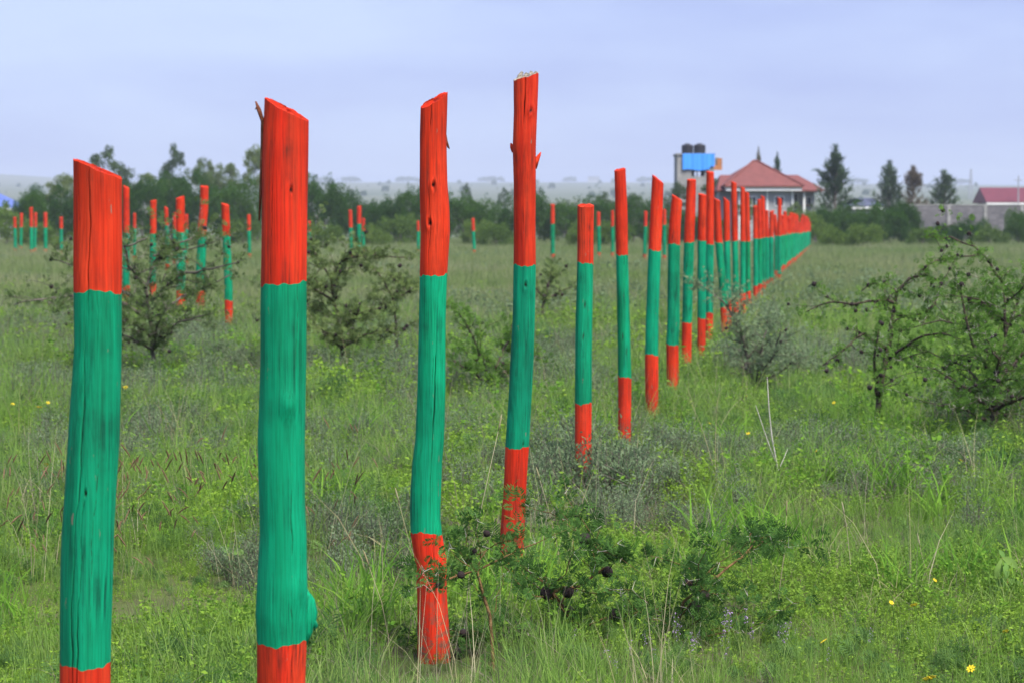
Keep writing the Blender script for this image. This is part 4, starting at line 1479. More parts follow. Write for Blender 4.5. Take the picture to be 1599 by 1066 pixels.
def scatter(name, label, coll, P, S, nvar, seed, tilt=0.12):
    """One ground-cover object: a point cloud that carries clumps."""
    r = np.random.default_rng(seed)
    n = len(P)
    me = bpy.data.meshes.new(name)
    me.vertices.add(n)
    me.vertices.foreach_set('co', np.asarray(P, np.float32).reshape(-1))
    a = me.attributes.new('pscale', 'FLOAT', 'POINT')
    a.data.foreach_set('value', np.asarray(S, np.float32))
    a = me.attributes.new('pidx', 'INT', 'POINT')
    a.data.foreach_set('value', r.integers(0, nvar, n).astype(np.int32))
    rot = np.stack([r.normal(size=n) * tilt, r.normal(size=n) * tilt, r.uniform(0, 2 * PI, n)], 1).astype(np.float32)
    a = me.attributes.new('prot', 'FLOAT_VECTOR', 'POINT')
    a.data.foreach_set('vector', rot.reshape(-1))
    o = bpy.data.objects.new(name, me)
    link(o)
    tag(o, label, None, None, 'stuff')
    ng = bpy.data.node_groups.new(name, 'GeometryNodeTree')
    ng.interface.new_socket('Geometry', in_out='INPUT', socket_type='NodeSocketGeometry')
    ng.interface.new_socket('Geometry', in_out='OUTPUT', socket_type='NodeSocketGeometry')
    N, L = ng.nodes, ng.links
    gi, go = N.new('NodeGroupInput'), N.new('NodeGroupOutput')
    ci = N.new('GeometryNodeCollectionInfo')
    ci.inputs['Collection'].default_value = coll
    ci.inputs['Separate Children'].default_value = True
    ci.inputs['Reset Children'].default_value = True
    ip = N.new('GeometryNodeInstanceOnPoints')
    ip.inputs['Pick Instance'].default_value = True

    def attr(nm, ty):
        t = N.new('GeometryNodeInputNamedAttribute')
        t.data_type = ty
        t.inputs['Name'].default_value = nm
        return [s for s in t.outputs if s.enabled and s.name == 'Attribute'][0]
    L.new(gi.outputs[0], ip.inputs['Points'])
    L.new(ci.outputs[0], ip.inputs['Instance'])
    L.new(attr('pidx', 'INT'), ip.inputs['Instance Index'])
    L.new(attr('prot', 'FLOAT_VECTOR'), ip.inputs['Rotation'])
    L.new(attr('pscale', 'FLOAT'), ip.inputs['Scale'])
    L.new(ip.outputs[0], go.inputs[0])
    md = o.modifiers.new('clumps', 'NODES')
    md.node_group = ng
    return o


def field(n, d0, d1, seed, power=1.0):
    """Points over the wedge of meadow the camera (and a step beside it) can see, distances d0..d1."""
    r = np.random.default_rng(seed)
    u = r.uniform(0, 1, n)
    e = power + 1.0
    D = (d0 ** e + u * (d1 ** e - d0 ** e)) ** (1 / e)
    X = r.uniform(-1, 1, n) * (0.2125 * D * 1.18 + 1.2)
    return X, D


# patches of grey-green scrub, by the spot of ground they cover (x, y in the photo, radius in metres)
GREY = [(560, 600, 1.6), (600, 690, 0.9), (520, 540, 2.6), (290, 560, 2.2), (230, 500, 3.0), (40, 620, 1.5), (60, 560, 2.0), (930, 800, 0.75), (880, 770, 0.6), (980, 760, 0.5),
        (1200, 560, 1.6), (1170, 730, 0.7), (1260, 720, 0.5), (700, 540, 2.0), (640, 500, 2.5), (860, 560, 1.6), (1540, 760, 0.8), (500, 900, 0.4),
        (540, 840, 0.5), (470, 560, 2.0), (1100, 470, 3.0), (1330, 560, 1.5), (820, 620, 1.0), (380, 620, 0.9)]
GP = [(on_ground(a, b), r) for a, b, r in GREY]


def grey_amount(X, D):
    g = np.zeros(len(X))
    for p, r in GP:
        q = ((X - p.x) / r) ** 2 + ((D - p.y) / (r * 1.6)) ** 2
        g = np.maximum(g, np.exp(-q ** 1.5))
    g = np.maximum(g, 0.55 * np.clip(wave2(X, D * 0.6, 77, 0.8) - 0.45, 0, 1) * np.clip((D - 14) / 10, 0, 1))
    g = np.maximum(g, np.clip(0.16 + 0.40 * wave2(X, D * 0.5, 78, 0.45), 0, 0.5) * np.clip((D - 11) / 6, 0, 1))
    return np.clip(g, 0, 1)


def put(X, D):
    return np.stack([X, D, ground_z(X, D)], 1)


rs = np.random.default_rng(99)
# prototypes
GRASS = library('grass_clump', [blades_mesh('grass_clump', M['grass'], 34, (0.08, 0.26), 0.0038, 0.05, 0.75) for _ in range(3)]
                + [blades_mesh('grass_clump', M['grass'], 22, (0.12, 0.34), 0.0042, 0.035, 0.6) for _ in range(2)])
LUSH = library('lush_clump', [blades_mesh('lush_clump', M['lush'], 26, (0.14, 0.34), 0.009, 0.035, 0.9) for _ in range(3)])
FORB = library('forb_clump', [quads_mesh('forb_clump', forb_quads(8, (0.04, 0.15), 0.019, 0.05, 15), M['forb']) for _ in range(4)]
               + [quads_mesh('forb_clump', forb_quads(5, (0.08, 0.22), 0.024, 0.04, 16), M['forb']) for _ in range(2)])
gm = []
for _ in range(3):
    q, ix = shrublet_quads(0.20, 0.32, 26, 26, 0.022)
    gm.append(quads_mesh('grey_shrublet', q, [M['greyleaf'], M['bark_grey']], ix))
GREYC = library('grey_shrublet', gm)
sm = []
for _ in range(3):
    q, ix = seedgrass_quads(5, (0.20, 0.52))
    sm.append(quads_mesh('seed_clump', q, [M['grass'], M['seed']], ix))
SEED = library('seed_clump', sm)
STRAW = library('straw_clump', [blades_mesh('straw_clump', M['straw'], 7, (0.22, 0.62), 0.0026, 0.04, 0.6) for _ in range(3)]
                + [blades_mesh('straw_clump', M['straw'], 16, (0.06, 0.22), 0.003, 0.05, 1.4) for _ in range(2)])
FARG = library('far_clump', [blades_mesh('far_clump', M['olive'], 60, (0.12, 0.42), 0.014, 0.22, 0.6, seg=2) for _ in range(4)])
FARF = library('far_forb_clump', [quads_mesh('far_forb_clump', forb_quads(14, (0.10, 0.32), 0.06, 0.20, 9), M['forb']) for _ in range(3)])
PURP = library('purple_spike', [quads_mesh('purple_spike', np.concatenate([
    leaves(np.stack([rng.normal(size=26) * 0.006, rng.normal(size=26) * 0.006, rng.uniform(0.16, 0.26, 26)], 1), rand_dir(26), 0.010, 0.006),
    tube_quads([(0, 0, 0), (0.01, 0, 0.12), (0, 0, 0.25)], 0.0012, 3)]), [M['purple'], M['grass']], [0] * 26 + [1] * 6) for _ in range(2)])

# near meadow: every species has its own drifts; worn gaps show litter and soil
FERN = library('feathery_clump', [quads_mesh('feathery_clump', fern_quads(16, 0.10, 0.006, 7), M['fern']) for _ in range(3)])
HERB2 = library('leafy_clump', [quads_mesh('leafy_clump', forb_quads(5, (0.08, 0.22), 0.028, 0.05, 13), M['lush']) for _ in range(2)]
                + [quads_mesh('leafy_clump', forb_quads(9, (0.04, 0.12), 0.016, 0.06, 20), M['forb']) for _ in range(2)])
LITTER = library('litter_clump', [blades_mesh('litter_clump', M['litter'], 18, (0.05, 0.20), 0.004, 0.07, 2.2) for _ in range(3)]
                 + [blades_mesh('litter_clump', M['litter'], 10, (0.12, 0.32), 0.003, 0.05, 1.0) for _ in range(2)])


P3F = on_ground(678, 1046)                        # the crooked post's foot stands in short turf


def gap(X, D):
    return np.clip((wave2(X, D * 0.7, 83, 2.2) * 0.7 + wave2(X, D, 84, 5.0) * 0.5 - 0.55) * 2.2, 0, 1)


for (nm, lab, coll, nv, n, sd, th, wgt, gw, wseed, wsc) in (
    ('meadow_grass', 'fine green grass covering the near meadow', GRASS, 5, 30000, 1, 0.45, 0.50, 0.25, 31, 1.3),
    ('meadow_herbs', 'small leafy yellow-green herbs covering the near meadow', FORB, 6, 40000, 2, 0.35, -0.55, 0.75, 31, 1.3),
    ('feathery_herbs', 'feathery dark green herbs mixed into the near meadow', FERN, 3, 9000, 21, 0.62, 0.7, 0.2, 33, 1.1),
    ('leafy_herbs', 'broader leafy bright green herbs mixed into the near meadow', HERB2, 4, 12000, 22, 0.6, 0.7, 0.5, 35, 1.5),
    ('dead_litter', 'greyish dead grass and litter between the green plants', LITTER, 5, 16000, 23, 0.55, 0.6, -0.2, 37, 1.7),
):
    X, D = field(n, 4.5, 36, sd, 0.0)
    g = grey_amount(X, D)
    gp = gap(X, D)
    if nm == 'dead_litter':
        gp = -0.6 * gp
    keep = rs.uniform(0, 1, n) > np.clip(th - wgt * wave2(X, D, wseed, wsc) + gw * g + 0.75 * gp, 0.04, 0.98)
    X, D = X[keep], D[keep]
    if nm == 'dead_litter':                       # matted dead growth by the thick and the crooked post
        for a, b, r, k in ((540, 905, 0.32, 110), (570, 860, 0.4, 90), (500, 880, 0.3, 60), (640, 1045, 0.22, 120), (600, 1030, 0.2, 60), (1010, 830, 0.4, 40), (220, 690, 0.5, 60)):
            p = on_ground(a, b)
            X = np.concatenate([X, p.x + rs.normal(size=k) * r])
            D = np.concatenate([D, p.y + rs.normal(size=k) * r * 1.4])
    hgt = 1.0 + 0.35 * wave2(X, D, 41, 1.2)
    S = hgt * rs.uniform(0.5, 1.3, len(X)) * np.clip(0.62 + 0.045 * (D - 8), 0.55, 1.5)
    foot = (X - P3F.x) ** 2 / 0.30 ** 2 + (D - P3F.y + 0.25) ** 2 / 0.8 ** 2
    S = S * np.clip(foot, 0.30, 1.0)
    scatter(nm, lab, coll, put(X, D), S, nv, sd)
# grey-green shrublets
X, D = field(26000, 6, 60, 3, 0.35)
keep = rs.uniform(0, 1, len(X)) < grey_amount(X, D) * 0.60
X, D = X[keep], D[keep]
BASES = [on_ground(a, b) for a, b in ((240, 540), (180, 530), (300, 545), (215, 560), (270, 565), (120, 535), (530, 550), (620, 545), (480, 555), (575, 555), (770, 620), (730, 610), (810, 615),
                                      (1545, 680), (1590, 675), (1180, 590), (1240, 595), (850, 500))]
KNOTS = [on_ground(a, b) for a, b in ((925, 790), (965, 785), (890, 780), (940, 770), (560, 620), (600, 600), (520, 600), (330, 580))]
XB = np.concatenate([p.x + rs.normal(size=14) * 0.45 for p in BASES] + [p.x + rs.normal(size=4) * 0.13 for p in KNOTS])
DB = np.concatenate([p.y - 0.5 + rs.normal(size=14) * 0.5 for p in BASES] + [p.y + rs.normal(size=4) * 0.3 for p in KNOTS])
scatter('grey_shrublets', 'low grey-green scrub in patches over the meadow', GREYC, put(np.concatenate([X, XB]), np.concatenate([D, DB])),
        np.concatenate([rs.uniform(0.5, 1.1, len(X)) * np.clip(0.7 + 0.03 * (D - 9), 0.6, 1.1), rs.uniform(0.8, 1.7, len(XB))]), 3, 4)
# lush broad tufts
X, D = field(1500, 8, 40, 6, 0.3)
keep = wave2(X, D, 53, 1.1) > 0.25
sp = [on_ground(a, b) for a, b in ((540, 1000), (520, 1010), (560, 985), (780, 935), (800, 960), (1400, 705), (1440, 700), (1420, 720), (1165, 850), (1190, 840), (1210, 860), (1340, 770), (560, 700), (600, 690), (1370, 695), (1385, 700), (1355, 702), (1400, 698))]
X = np.concatenate([X[keep]] + [p.x + rs.normal(size=4) * 0.08 for p in sp])
D = np.concatenate([D[keep]] + [p.y + rs.normal(size=4) * 0.15 for p in sp])
scatter('lush_grass', 'broad bright green grass tufts among the finer meadow', LUSH, put(X, D), rs.uniform(0.6, 1.25, len(X)), 3, 7)
# dry straw
X, D = field(2000, 6, 45, 8, 0.2)
keep = wave2(X, D, 61, 0.9) > -0.2
X, D = X[keep], D[keep]
scatter('dry_grass', 'thin dry straw stems scattered through the meadow', STRAW, put(X, D), rs.uniform(0.6, 1.3, len(X)), 5, 9)
# brown seed heads, mostly left of the tall thick post
X, D = [], []
for a, b, r, n in ((250, 880, 0.5, 15), (310, 910, 0.5, 14), (60, 880, 0.5, 8), (20, 950, 0.3, 5), (370, 860, 0.35, 6)):
    p = on_ground(a, b)
    X.append(p.x + rs.normal(size=n) * r)
    D.append(p.y + rs.normal(size=n) * r * 1.2)
X, D = np.concatenate(X), np.concatenate(D)
scatter('seed_grass', 'grass with drooping brown seed heads between the two thickest posts', SEED, put(X, D), rs.uniform(0.8, 1.15, len(X)), 3, 10, 0.05)
# purple flower spikes near the bottom
X, D = [], []
for a, b, r, n in ((1180, 1050, 0.16, 12), (1060, 1075, 0.2, 8), (1250, 1040, 0.2, 4), (1020, 1060, 0.2, 5)):
    p = on_ground(a, b)
    X.append(p.x + rs.normal(size=n) * r)
    D.append(p.y + rs.normal(size=n) * r)
X, D = np.concatenate(X), np.concatenate(D)
scatter('purple_flowers', 'tiny purple flower spikes in the grass at the bottom', PURP, put(X, D), rs.uniform(0.35, 0.75, len(X)), 2, 12, 0.1)
# far meadow
X, D = field(60000, 30, 240, 13, 0.05)
keep = (rs.uniform(0, 1, len(X)) < np.clip((D - 26) / 22, 0, 1))
X, D = X[keep], D[keep]
scatter('far_grass', 'pale olive grass over the far meadow up to the hedge', FARG, put(X, D), rs.uniform(0.6, 1.25, len(X)) * (0.9 + D * 0.004), 4, 14)
X, D = field(16000, 28, 200, 15, 0.0)
keep = wave2(X, D * 0.4, 71, 0.35) > 0.05
X, D = X[keep], D[keep]
q_far = [quads_mesh('far_grey_clump', forb_quads(16, (0.10, 0.36), 0.05, 0.22, 12), M['greyleaf']) for _ in range(3)]
Xg, Dg = field(5000, 34, 170, 25, 0.0)
keep = wave2(Xg, Dg * 0.35, 91, 0.30) > 0.15
Xg, Dg = Xg[keep], Dg[keep]
scatter('far_grey_herbs', 'greyish scrub patches over the far meadow', library('far_grey_clump', q_far), put(Xg, Dg), rs.uniform(0.6, 1.5, len(Xg)), 3, 26)
scatter('far_herbs', 'greener herb patches over the far meadow', FARF, put(X, D), rs.uniform(0.5, 1.1, len(X)), 3, 16)
# scrub dotted over the far plain
FB = library('far_scrub', HB[:2] + LB[:2])
X, D = field(420, 330, 3200, 17, 0.35)
keep = wave2(X, D * 0.4, 73, 0.006) > -0.1
X, D = X[keep], D[keep]
scatter('far_scrub', 'dark scrub dotted over the far hazy plain', FB, put(X, D), rs.uniform(0.35, 1.0, len(X)) * (0.8 + D / 2600), 4, 18, 0.02)

# ------------------------------------------------------------------ thorn bushes
def thorn_bush(name, label, limbs, mat, twigs_per_m, tufts, frond_len, leafw, pairs, galls, seed, bark=None, twig_len=(0.12, 0.38), gall_r=0.016, thorns=True, tuft_n=5,
               flat=0.35, origin=None, leaf_limb=0.25, at_galls=()):
    """limbs: list of (points, start radius, end radius) in world space."""
    global rng
    keep = rng
    rng = np.random.default_rng(seed)
    rr = random.Random(seed)
    o = Vector(origin) if origin is not None else Vector(limbs[0][0][0])
    root = thing(name, label, 'bush', o, 0.0, 'thorn bushes in the meadow')
    mb = MB()
    th = MB()
    tips = []                                         # (point, direction) where leaf tufts sit
    gsp = []
    for pts, r0, r1 in limbs:
        P = [Vector(p) - o for p in pts]
        # refine with a crooked jitter
        Q = [P[0]]
        for a, b in zip(P[:-1], P[1:]):
            k = max(2, int((b - a).length / 0.07))
            for i in range(1, k + 1):
                q = a.lerp(b, i / k)
                if i < k:
                    q += Vector((rr.gauss(0, .006), rr.gauss(0, .006), rr.gauss(0, .006)))
                Q.append(q)
        rads = [r0 + (r1 - r0) * i / (len(Q) - 1) for i in range(len(Q))]
        mb.tube(Q, rads, 6)
        L = sum((b - a).length for a, b in zip(Q[:-1], Q[1:]))
        for _ in range(int(L * tufts * leaf_limb)):
            i = rr.randrange(1, len(Q))
            tips.append((Q[i], (Q[i] - Q[i - 1]).normalized()))
        for _ in range(int(L * 5)):
            gsp.append(Q[rr.randrange(len(Q) // 3, len(Q))])
        for _ in range(int(L * twigs_per_m)):
            i = rr.randrange(max(1, len(Q) // 5), len(Q))
            b = Q[i]
            d = (Q[i] - Q[i - 1]).normalized()
            v = Vector((rr.gauss(0, 1), rr.gauss(0, 1), rr.gauss(0.15, flat)))
            v = (v.normalized() + d * 0.7).normalized()
            l = rr.uniform(*twig_len)
            T = [b]
            k = max(3, int(l / 0.05))
            for j in range(k):
                v = (v + Vector((rr.gauss(0, .28), rr.gauss(0, .28), rr.gauss(-0.02, .16)))).normalized()
                T.append(T[-1] + v * (l / k))
            rt = max(0.0022, rads[i] * 0.45)
            mb.tube(T, [rt * (1 - 0.75 * j / k) for j in range(k + 1)], 4)
            for _ in range(max(2, int(l * tufts))):
                j = rr.randrange(1, k + 1)
                tips.append((T[j], (T[j] - T[j - 1]).normalized()))
            gsp += [T[-1], T[k // 2]]
            if thorns:
                for j in range(1, k + 1):
                    if rr.random() < 0.55:
                        for sg in (-1, 1):
                            tv = Vector((rr.gauss(0, 1), rr.gauss(0, 1), rr.gauss(0.2, 1))).normalized()
                            th.tube([T[j], T[j] + tv * rr.uniform(0.025, 0.05)], [0.0012, 0.0003], 3, False)
    mb.build('branch', bark or M['bark'], root, True)
    if thorns and th.V:
        t_ = th.build('thorns', M['thorn'], root)
        t_['kind'] = 'stuff'
    C = np.array([tuple(p) for p, d in tips])
    A = np.array([tuple(d) for p, d in tips])
    C = np.repeat(C, tuft_n, 0) + rng.normal(size=(len(C) * tuft_n, 3)) * (0.010 + frond_len * 0.25)
    A = np.repeat(A, tuft_n, 0)
    A = unit(A * 0.3 + rand_dir(len(A)) + np.array([0, 0, 0.30]))
    L = frond_len * rng.uniform(0.6, 1.25, len(C))
    me = quads_mesh('foliage', frond_set(C, A, pairs, L, leafw), mat)
    f = bpy.data.objects.new('foliage', me)
    link(f, root)
    gme = None
    spots = [Vector(p) - o for p in at_galls] + [gsp[rr.randrange(len(gsp))] for _ in range(galls)]
    for i, c in enumerate(spots):
        if gme is None:
            b = MB().ball((0, 0, 0), 1.0, 10, 7, 0.92, 0.06, seed)
            for k in range(3):
                a = 2.1 * k
                b.tube([(0.7 * math.cos(a), 0.7 * math.sin(a), 0.3), (2.2 * math.cos(a), 2.2 * math.sin(a), 1.0)], [0.16, 0.02], 4, False)
            gme = b.build('gall', M['gall'], None, True, False).data
        g = bpy.data.objects.new('gall', gme)
        link(g, root)
        q = gall_r * rr.uniform(0.65, 1.2)
        g.location = c
        g.scale = (q, q, q)
        g.rotation_euler = (rr.uniform(0, 6), rr.uniform(0, 6), rr.uniform(0, 6))
    rng = keep
    return root


def limb(D, pts, depth=None):
    """Pixel polyline at distance D; depth offsets give it real extent front to back."""
    out = []
    for i, (a, b) in enumerate(pts):
        dd = 0.0 if depth is None else (depth[i] if hasattr(depth, '__len__') else depth * i / (len(pts) - 1))
        out.append(at(a, b, D + dd))
    return out


# the near bush at the bottom, right of the crooked post
D0 = 8.9
thorn_bush('thorn_bush', 'near thorn bush with dark round galls at the foot of the crooked post', [
    (limb(D0, [(985, 1085), (925, 1010), (890, 960), (862, 925), (850, 900)], [0, 0, -.05, -.1, -.1]), 0.012, 0.006),
    (limb(D0, [(862, 925), (905, 915), (945, 885), (950, 860), (910, 842)], [-.1, 0, .1, .1, .05]), 0.006, 0.003),
    (limb(D0, [(985, 1085), (1030, 1010), (1060, 960), (1085, 925), (1075, 905)], [0, -.1, -.1, -.15, -.2]), 0.011, 0.004),
    (limb(D0, [(1085, 925), (1120, 900), (1160, 868), (1180, 842)], [-.15, 0, .1, .2]), 0.006, 0.003),
    (limb(D0, [(925, 1010), (850, 1020), (790, 1000), (740, 985)], [0, -.15, -.3, -.35]), 0.008, 0.003),
    (limb(D0, [(1030, 1010), (1075, 1000), (1140, 985)], [-.1, -.2, -.3]), 0.007, 0.003),
    (limb(D0, [(985, 1085), (900, 1060), (830, 1050)], [0, -.2, -.4]), 0.008, 0.003),
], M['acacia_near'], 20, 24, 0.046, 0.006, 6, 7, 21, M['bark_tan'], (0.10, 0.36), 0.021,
    at_galls=[at(a, b, D0 + d) for a, b, d in ((913, 841, .05), (955, 865, .1), (948, 892, .1), (853, 925, -.12), (887, 924, -.1), (888, 955, -.07), (924, 1006, 0), (1074, 910, -.2), (1084, 947, -.12), (1035, 1005, -.1), (1100, 930, -.1))])
# branch reaching in from the left, in front of the crooked post's foot
thorn_bush('thorn_branch', 'low thorny sprig with three dark galls crossing in front of the crooked post', [
    (limb(8.0, [(770, 1090), (765, 960), (745, 890), (715, 898), (690, 905)], [0, 0, 0, -.03, -.05]), 0.007, 0.003),
    (limb(8.0, [(745, 890), (760, 858), (735, 862)], [0, .03, .0]), 0.004, 0.002),
    (limb(8.0, [(745, 890), (790, 868), (830, 850)], [0, .05, .1]), 0.004, 0.002),
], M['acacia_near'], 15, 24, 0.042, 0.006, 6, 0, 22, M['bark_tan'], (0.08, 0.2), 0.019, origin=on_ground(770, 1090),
    at_galls=[at(a, b, 8.0 + d) for a, b, d in ((760, 832, .02), (739, 860, 0), (720, 897, -.03), (687, 912, -.05))])
# the crooked bush at right
D1 = 17.2
thorn_bush('thorn_bush', 'crooked thorn bush at right with arching bare limbs and dark galls', [
    (limb(D1, [(1365, 700), (1372, 620), (1388, 540), (1395, 490), (1400, 455), (1420, 435), (1445, 428)], [0, 0, .05, .1, .1, .1, .2]), 0.024, 0.010),
    (limb(D1, [(1400, 475), (1385, 468), (1370, 470), (1330, 475), (1295, 472), (1258, 488)], [.1, 0, -.1, -.2, -.2, -.3]), 0.014, 0.004),
    (limb(D1, [(1400, 455), (1385, 445), (1365, 442), (1345, 455)], [.1, .2, .3, .3]), 0.011, 0.004),
    (limb(D1, [(1445, 428), (1470, 438), (1460, 475), (1440, 490), (1400, 493)], [.2, .1, 0, -.1, 0]), 0.012, 0.005),
    (limb(D1, [(1430, 430), (1450, 412), (1490, 400), (1530, 398)], [.2, .3, .4, .4]), 0.012, 0.005),
    (limb(D1, [(1385, 545), (1350, 520), (1318, 545), (1285, 570)], [.05, -.1, -.2, -.3]), 0.014, 0.004),
    (limb(D1, [(1372, 620), (1365, 560), (1372, 510)], [0, -.2, -.3]), 0.018, 0.005),
    (limb(D1, [(1590, 470), (1562, 436), (1545, 408), (1520, 384), (1485, 370), (1448, 369)], [0, -.1, -.1, 0, 0, -.1]), 0.012, 0.004),
    (limb(D1, [(1388, 560), (1430, 530), (1470, 520), (1500, 530)], [.05, -.1, -.3, -.4]), 0.013, 0.004),
], M['acacia'], 9, 18, 0.040, 0.0065, 5, 75, 23, None, (0.08, 0.30), 0.016, tuft_n=3, leaf_limb=1.8)
D2 = 16.6
thorn_bush('thorn_bush', 'dense leafy thorn bush cut by the right edge of the picture', [
    (limb(D2, [(1545, 690), (1555, 600), (1570, 520), (1565, 450)], [0, 0, .1, .1]), 0.03, 0.006),
    (limb(D2, [(1555, 600), (1520, 540), (1505, 480), (1500, 445)], [0, -.2, -.2, -.2]), 0.016, 0.005),
    (limb(D2, [(1555, 600), (1610, 540), (1640, 470), (1650, 420)], [0, .2, .2, .2]), 0.018, 0.005),
    (limb(D2, [(1570, 520), (1590, 470), (1600, 430)], [.1, .3, .4]), 0.014, 0.005),
    (limb(D2, [(1550, 640), (1500, 600), (1460, 575), (1430, 580)], [0, -.3, -.4, -.5]), 0.016, 0.004),
    (limb(D2, [(1550, 640), (1600, 620), (1650, 590)], [0, -.3, -.5]), 0.016, 0.004),
    (limb(D2, [(1548, 660), (1510, 640), (1465, 632)], [0, -.4, -.7]), 0.013, 0.004),
    (limb(D2, [(1555, 600), (1560, 560), (1540, 530)], [0, -.5, -.7]), 0.013, 0.004),
    (limb(D2, [(1548, 650), (1590, 640), (1600, 600)], [0, .5, .8]), 0.013, 0.004),
    (limb(D2, [(1562, 560), (1520, 512), (1470, 500), (1425, 512)], [0, .2, .3, .3]), 0.012, 0.003),
    (limb(D2, [(1566, 500), (1530, 468), (1490, 462)], [.1, -.3, -.4]), 0.011, 0.003),
    (limb(D2, [(1566, 480), (1600, 445), (1650, 440)], [.1, -.3, -.4]), 0.011, 0.003),
    (limb(D2, [(1552, 620), (1505, 570), (1450, 548), (1410, 560)], [0, .4, .6, .7]), 0.012, 0.003),
], M['acacia'], 16, 18, 0.046, 0.0075, 5, 90, 24, None, (0.14, 0.50), 0.016, tuft_n=3, leaf_limb=0.8, flat=0.14)
# the left bush, behind the thick leftmost post
D3 = 24.0
thorn_bush('thorn_bush', 'wide flat thorn bush behind the thick leftmost post', [
    (limb(D3, [(240, 560), (235, 500), (228, 450), (240, 410), (262, 388), (300, 372)], [0, 0, 0, .1, .2, .2]), 0.022, 0.008),
    (limb(D3, [(228, 450), (200, 415), (195, 385), (230, 372)], [0, -.2, -.3, -.3]), 0.02, 0.008),
    (limb(D3, [(235, 470), (280, 430), (330, 420), (372, 410)], [0, -.2, -.3, -.3]), 0.02, 0.006),
    (limb(D3, [(238, 500), (180, 470), (120, 462), (60, 468), (22, 476)], [0, -.3, -.5, -.6, -.7]), 0.022, 0.006),
    (limb(D3, [(238, 500), (290, 460), (340, 440), (360, 430)], [0, .4, .6, .7]), 0.018, 0.006),
    (limb(D3, [(238, 490), (160, 430), (100, 410), (80, 405)], [0, .4, .6, .7]), 0.018, 0.006),
    (limb(D3, [(240, 530), (210, 505), (170, 498)], [0, -.5, -.8]), 0.015, 0.005),
    (limb(D3, [(240, 400), (270, 392), (310, 385), (335, 378)], [0, .2, .3, .3]), 0.013, 0.005),
    (limb(D3, [(240, 545), (275, 505), (330, 490)], [0, -.4, -.7]), 0.015, 0.005),
    (limb(D3, [(240, 545), (200, 525), (140, 505)], [0, -.5, -.8]), 0.015, 0.005),
    (limb(D3, [(240, 545), (245, 510), (260, 480)], [0, -.5, -.7]), 0.015, 0.005),
], M['acacia_dull'], 13, 16, 0.060, 0.009, 5, 60, 25, M['bark_grey'], (0.2, 0.6), 0.020, tuft_n=3, thorns=True, flat=0.12, leaf_limb=0.5)
D4 = 25.0
thorn_bush('thorn_bush', 'sparse thorn bush with many dark galls between thick and crooked posts', [
    (limb(D4, [(535, 560), (530, 510), (520, 460), (515, 430), (540, 405), (580, 398), (632, 402)], [0, 0, 0, 0, -.1, -.2, -.2]), 0.018, 0.006),
    (limb(D4, [(520, 470), (490, 450), (465, 430), (430, 420)], [0, -.2, -.3, -.4]), 0.016, 0.005),
    (limb(D4, [(530, 500), (500, 480), (470, 478), (440, 490)], [0, .2, .3, .4]), 0.016, 0.005),
    (limb(D4, [(520, 440), (500, 410), (485, 385), (480, 370)], [0, .1, .2, .2]), 0.014, 0.005),
    (limb(D4, [(620, 560), (618, 500), (616, 470), (640, 452), (655, 448)], [.2, .2, .2, .1, .1]), 0.018, 0.005),
    (limb(D4, [(616, 475), (600, 440), (585, 420)], [.2, .3, .3]), 0.013, 0.005),
    (limb(D4, [(530, 520), (560, 490), (590, 482)], [0, -.3, -.5]), 0.013, 0.005),
    (limb(D4, [(533, 545), (510, 520), (485, 505)], [0, -.4, -.6]), 0.013, 0.005),
    (limb(D4, [(533, 545), (560, 525), (600, 515)], [0, -.4, -.5]), 0.013, 0.005),
], M['acacia_dull'], 19, 17, 0.055, 0.010, 5, 85, 26, M['bark'], (0.15, 0.5), 0.020, tuft_n=4, thorns=True, leaf_limb=0.6, flat=0.15)
D5 = 21.0
thorn_bush('thorn_bush', 'low spreading thorn bush between the crooked and the tallest post', [
    (limb(D5, [(770, 640), (765, 590), (745, 540), (725, 500), (715, 488)], [0, 0, 0, -.1, -.1]), 0.018, 0.005),
    (limb(D5, [(765, 600), (780, 560), (795, 530), (800, 505)], [0, .1, .2, .2]), 0.014, 0.005),
    (limb(D5, [(765, 600), (730, 575), (705, 560)], [0, -.3, -.4]), 0.013, 0.004),
    (limb(D5, [(765, 590), (810, 570), (845, 545)], [0, .2, .3]), 0.013, 0.004),
], M['acacia'], 22, 18, 0.05, 0.009, 5, 18, 27, None, (0.12, 0.38), 0.018, tuft_n=4, thorns=False, leaf_limb=0.5)
D6 = 34.0
thorn_bush('thorn_bush', 'small far thorn bush right of the tallest post', [
    (limb(D6, [(845, 500), (850, 465), (858, 440), (878, 424)], [0, 0, .1, .2]), 0.02, 0.005),
    (limb(D6, [(850, 465), (835, 448), (825, 440)], [0, -.2, -.3]), 0.014, 0.005),
    (limb(D6, [(850, 470), (875, 455), (895, 448)], [0, .2, .3]), 0.014, 0.005),
], M['acacia_dull'], 9, 14, 0.08, 0.02, 4, 14, 28, None, (0.15, 0.4), 0.024, tuft_n=4, thorns=False, leaf_limb=0.4)
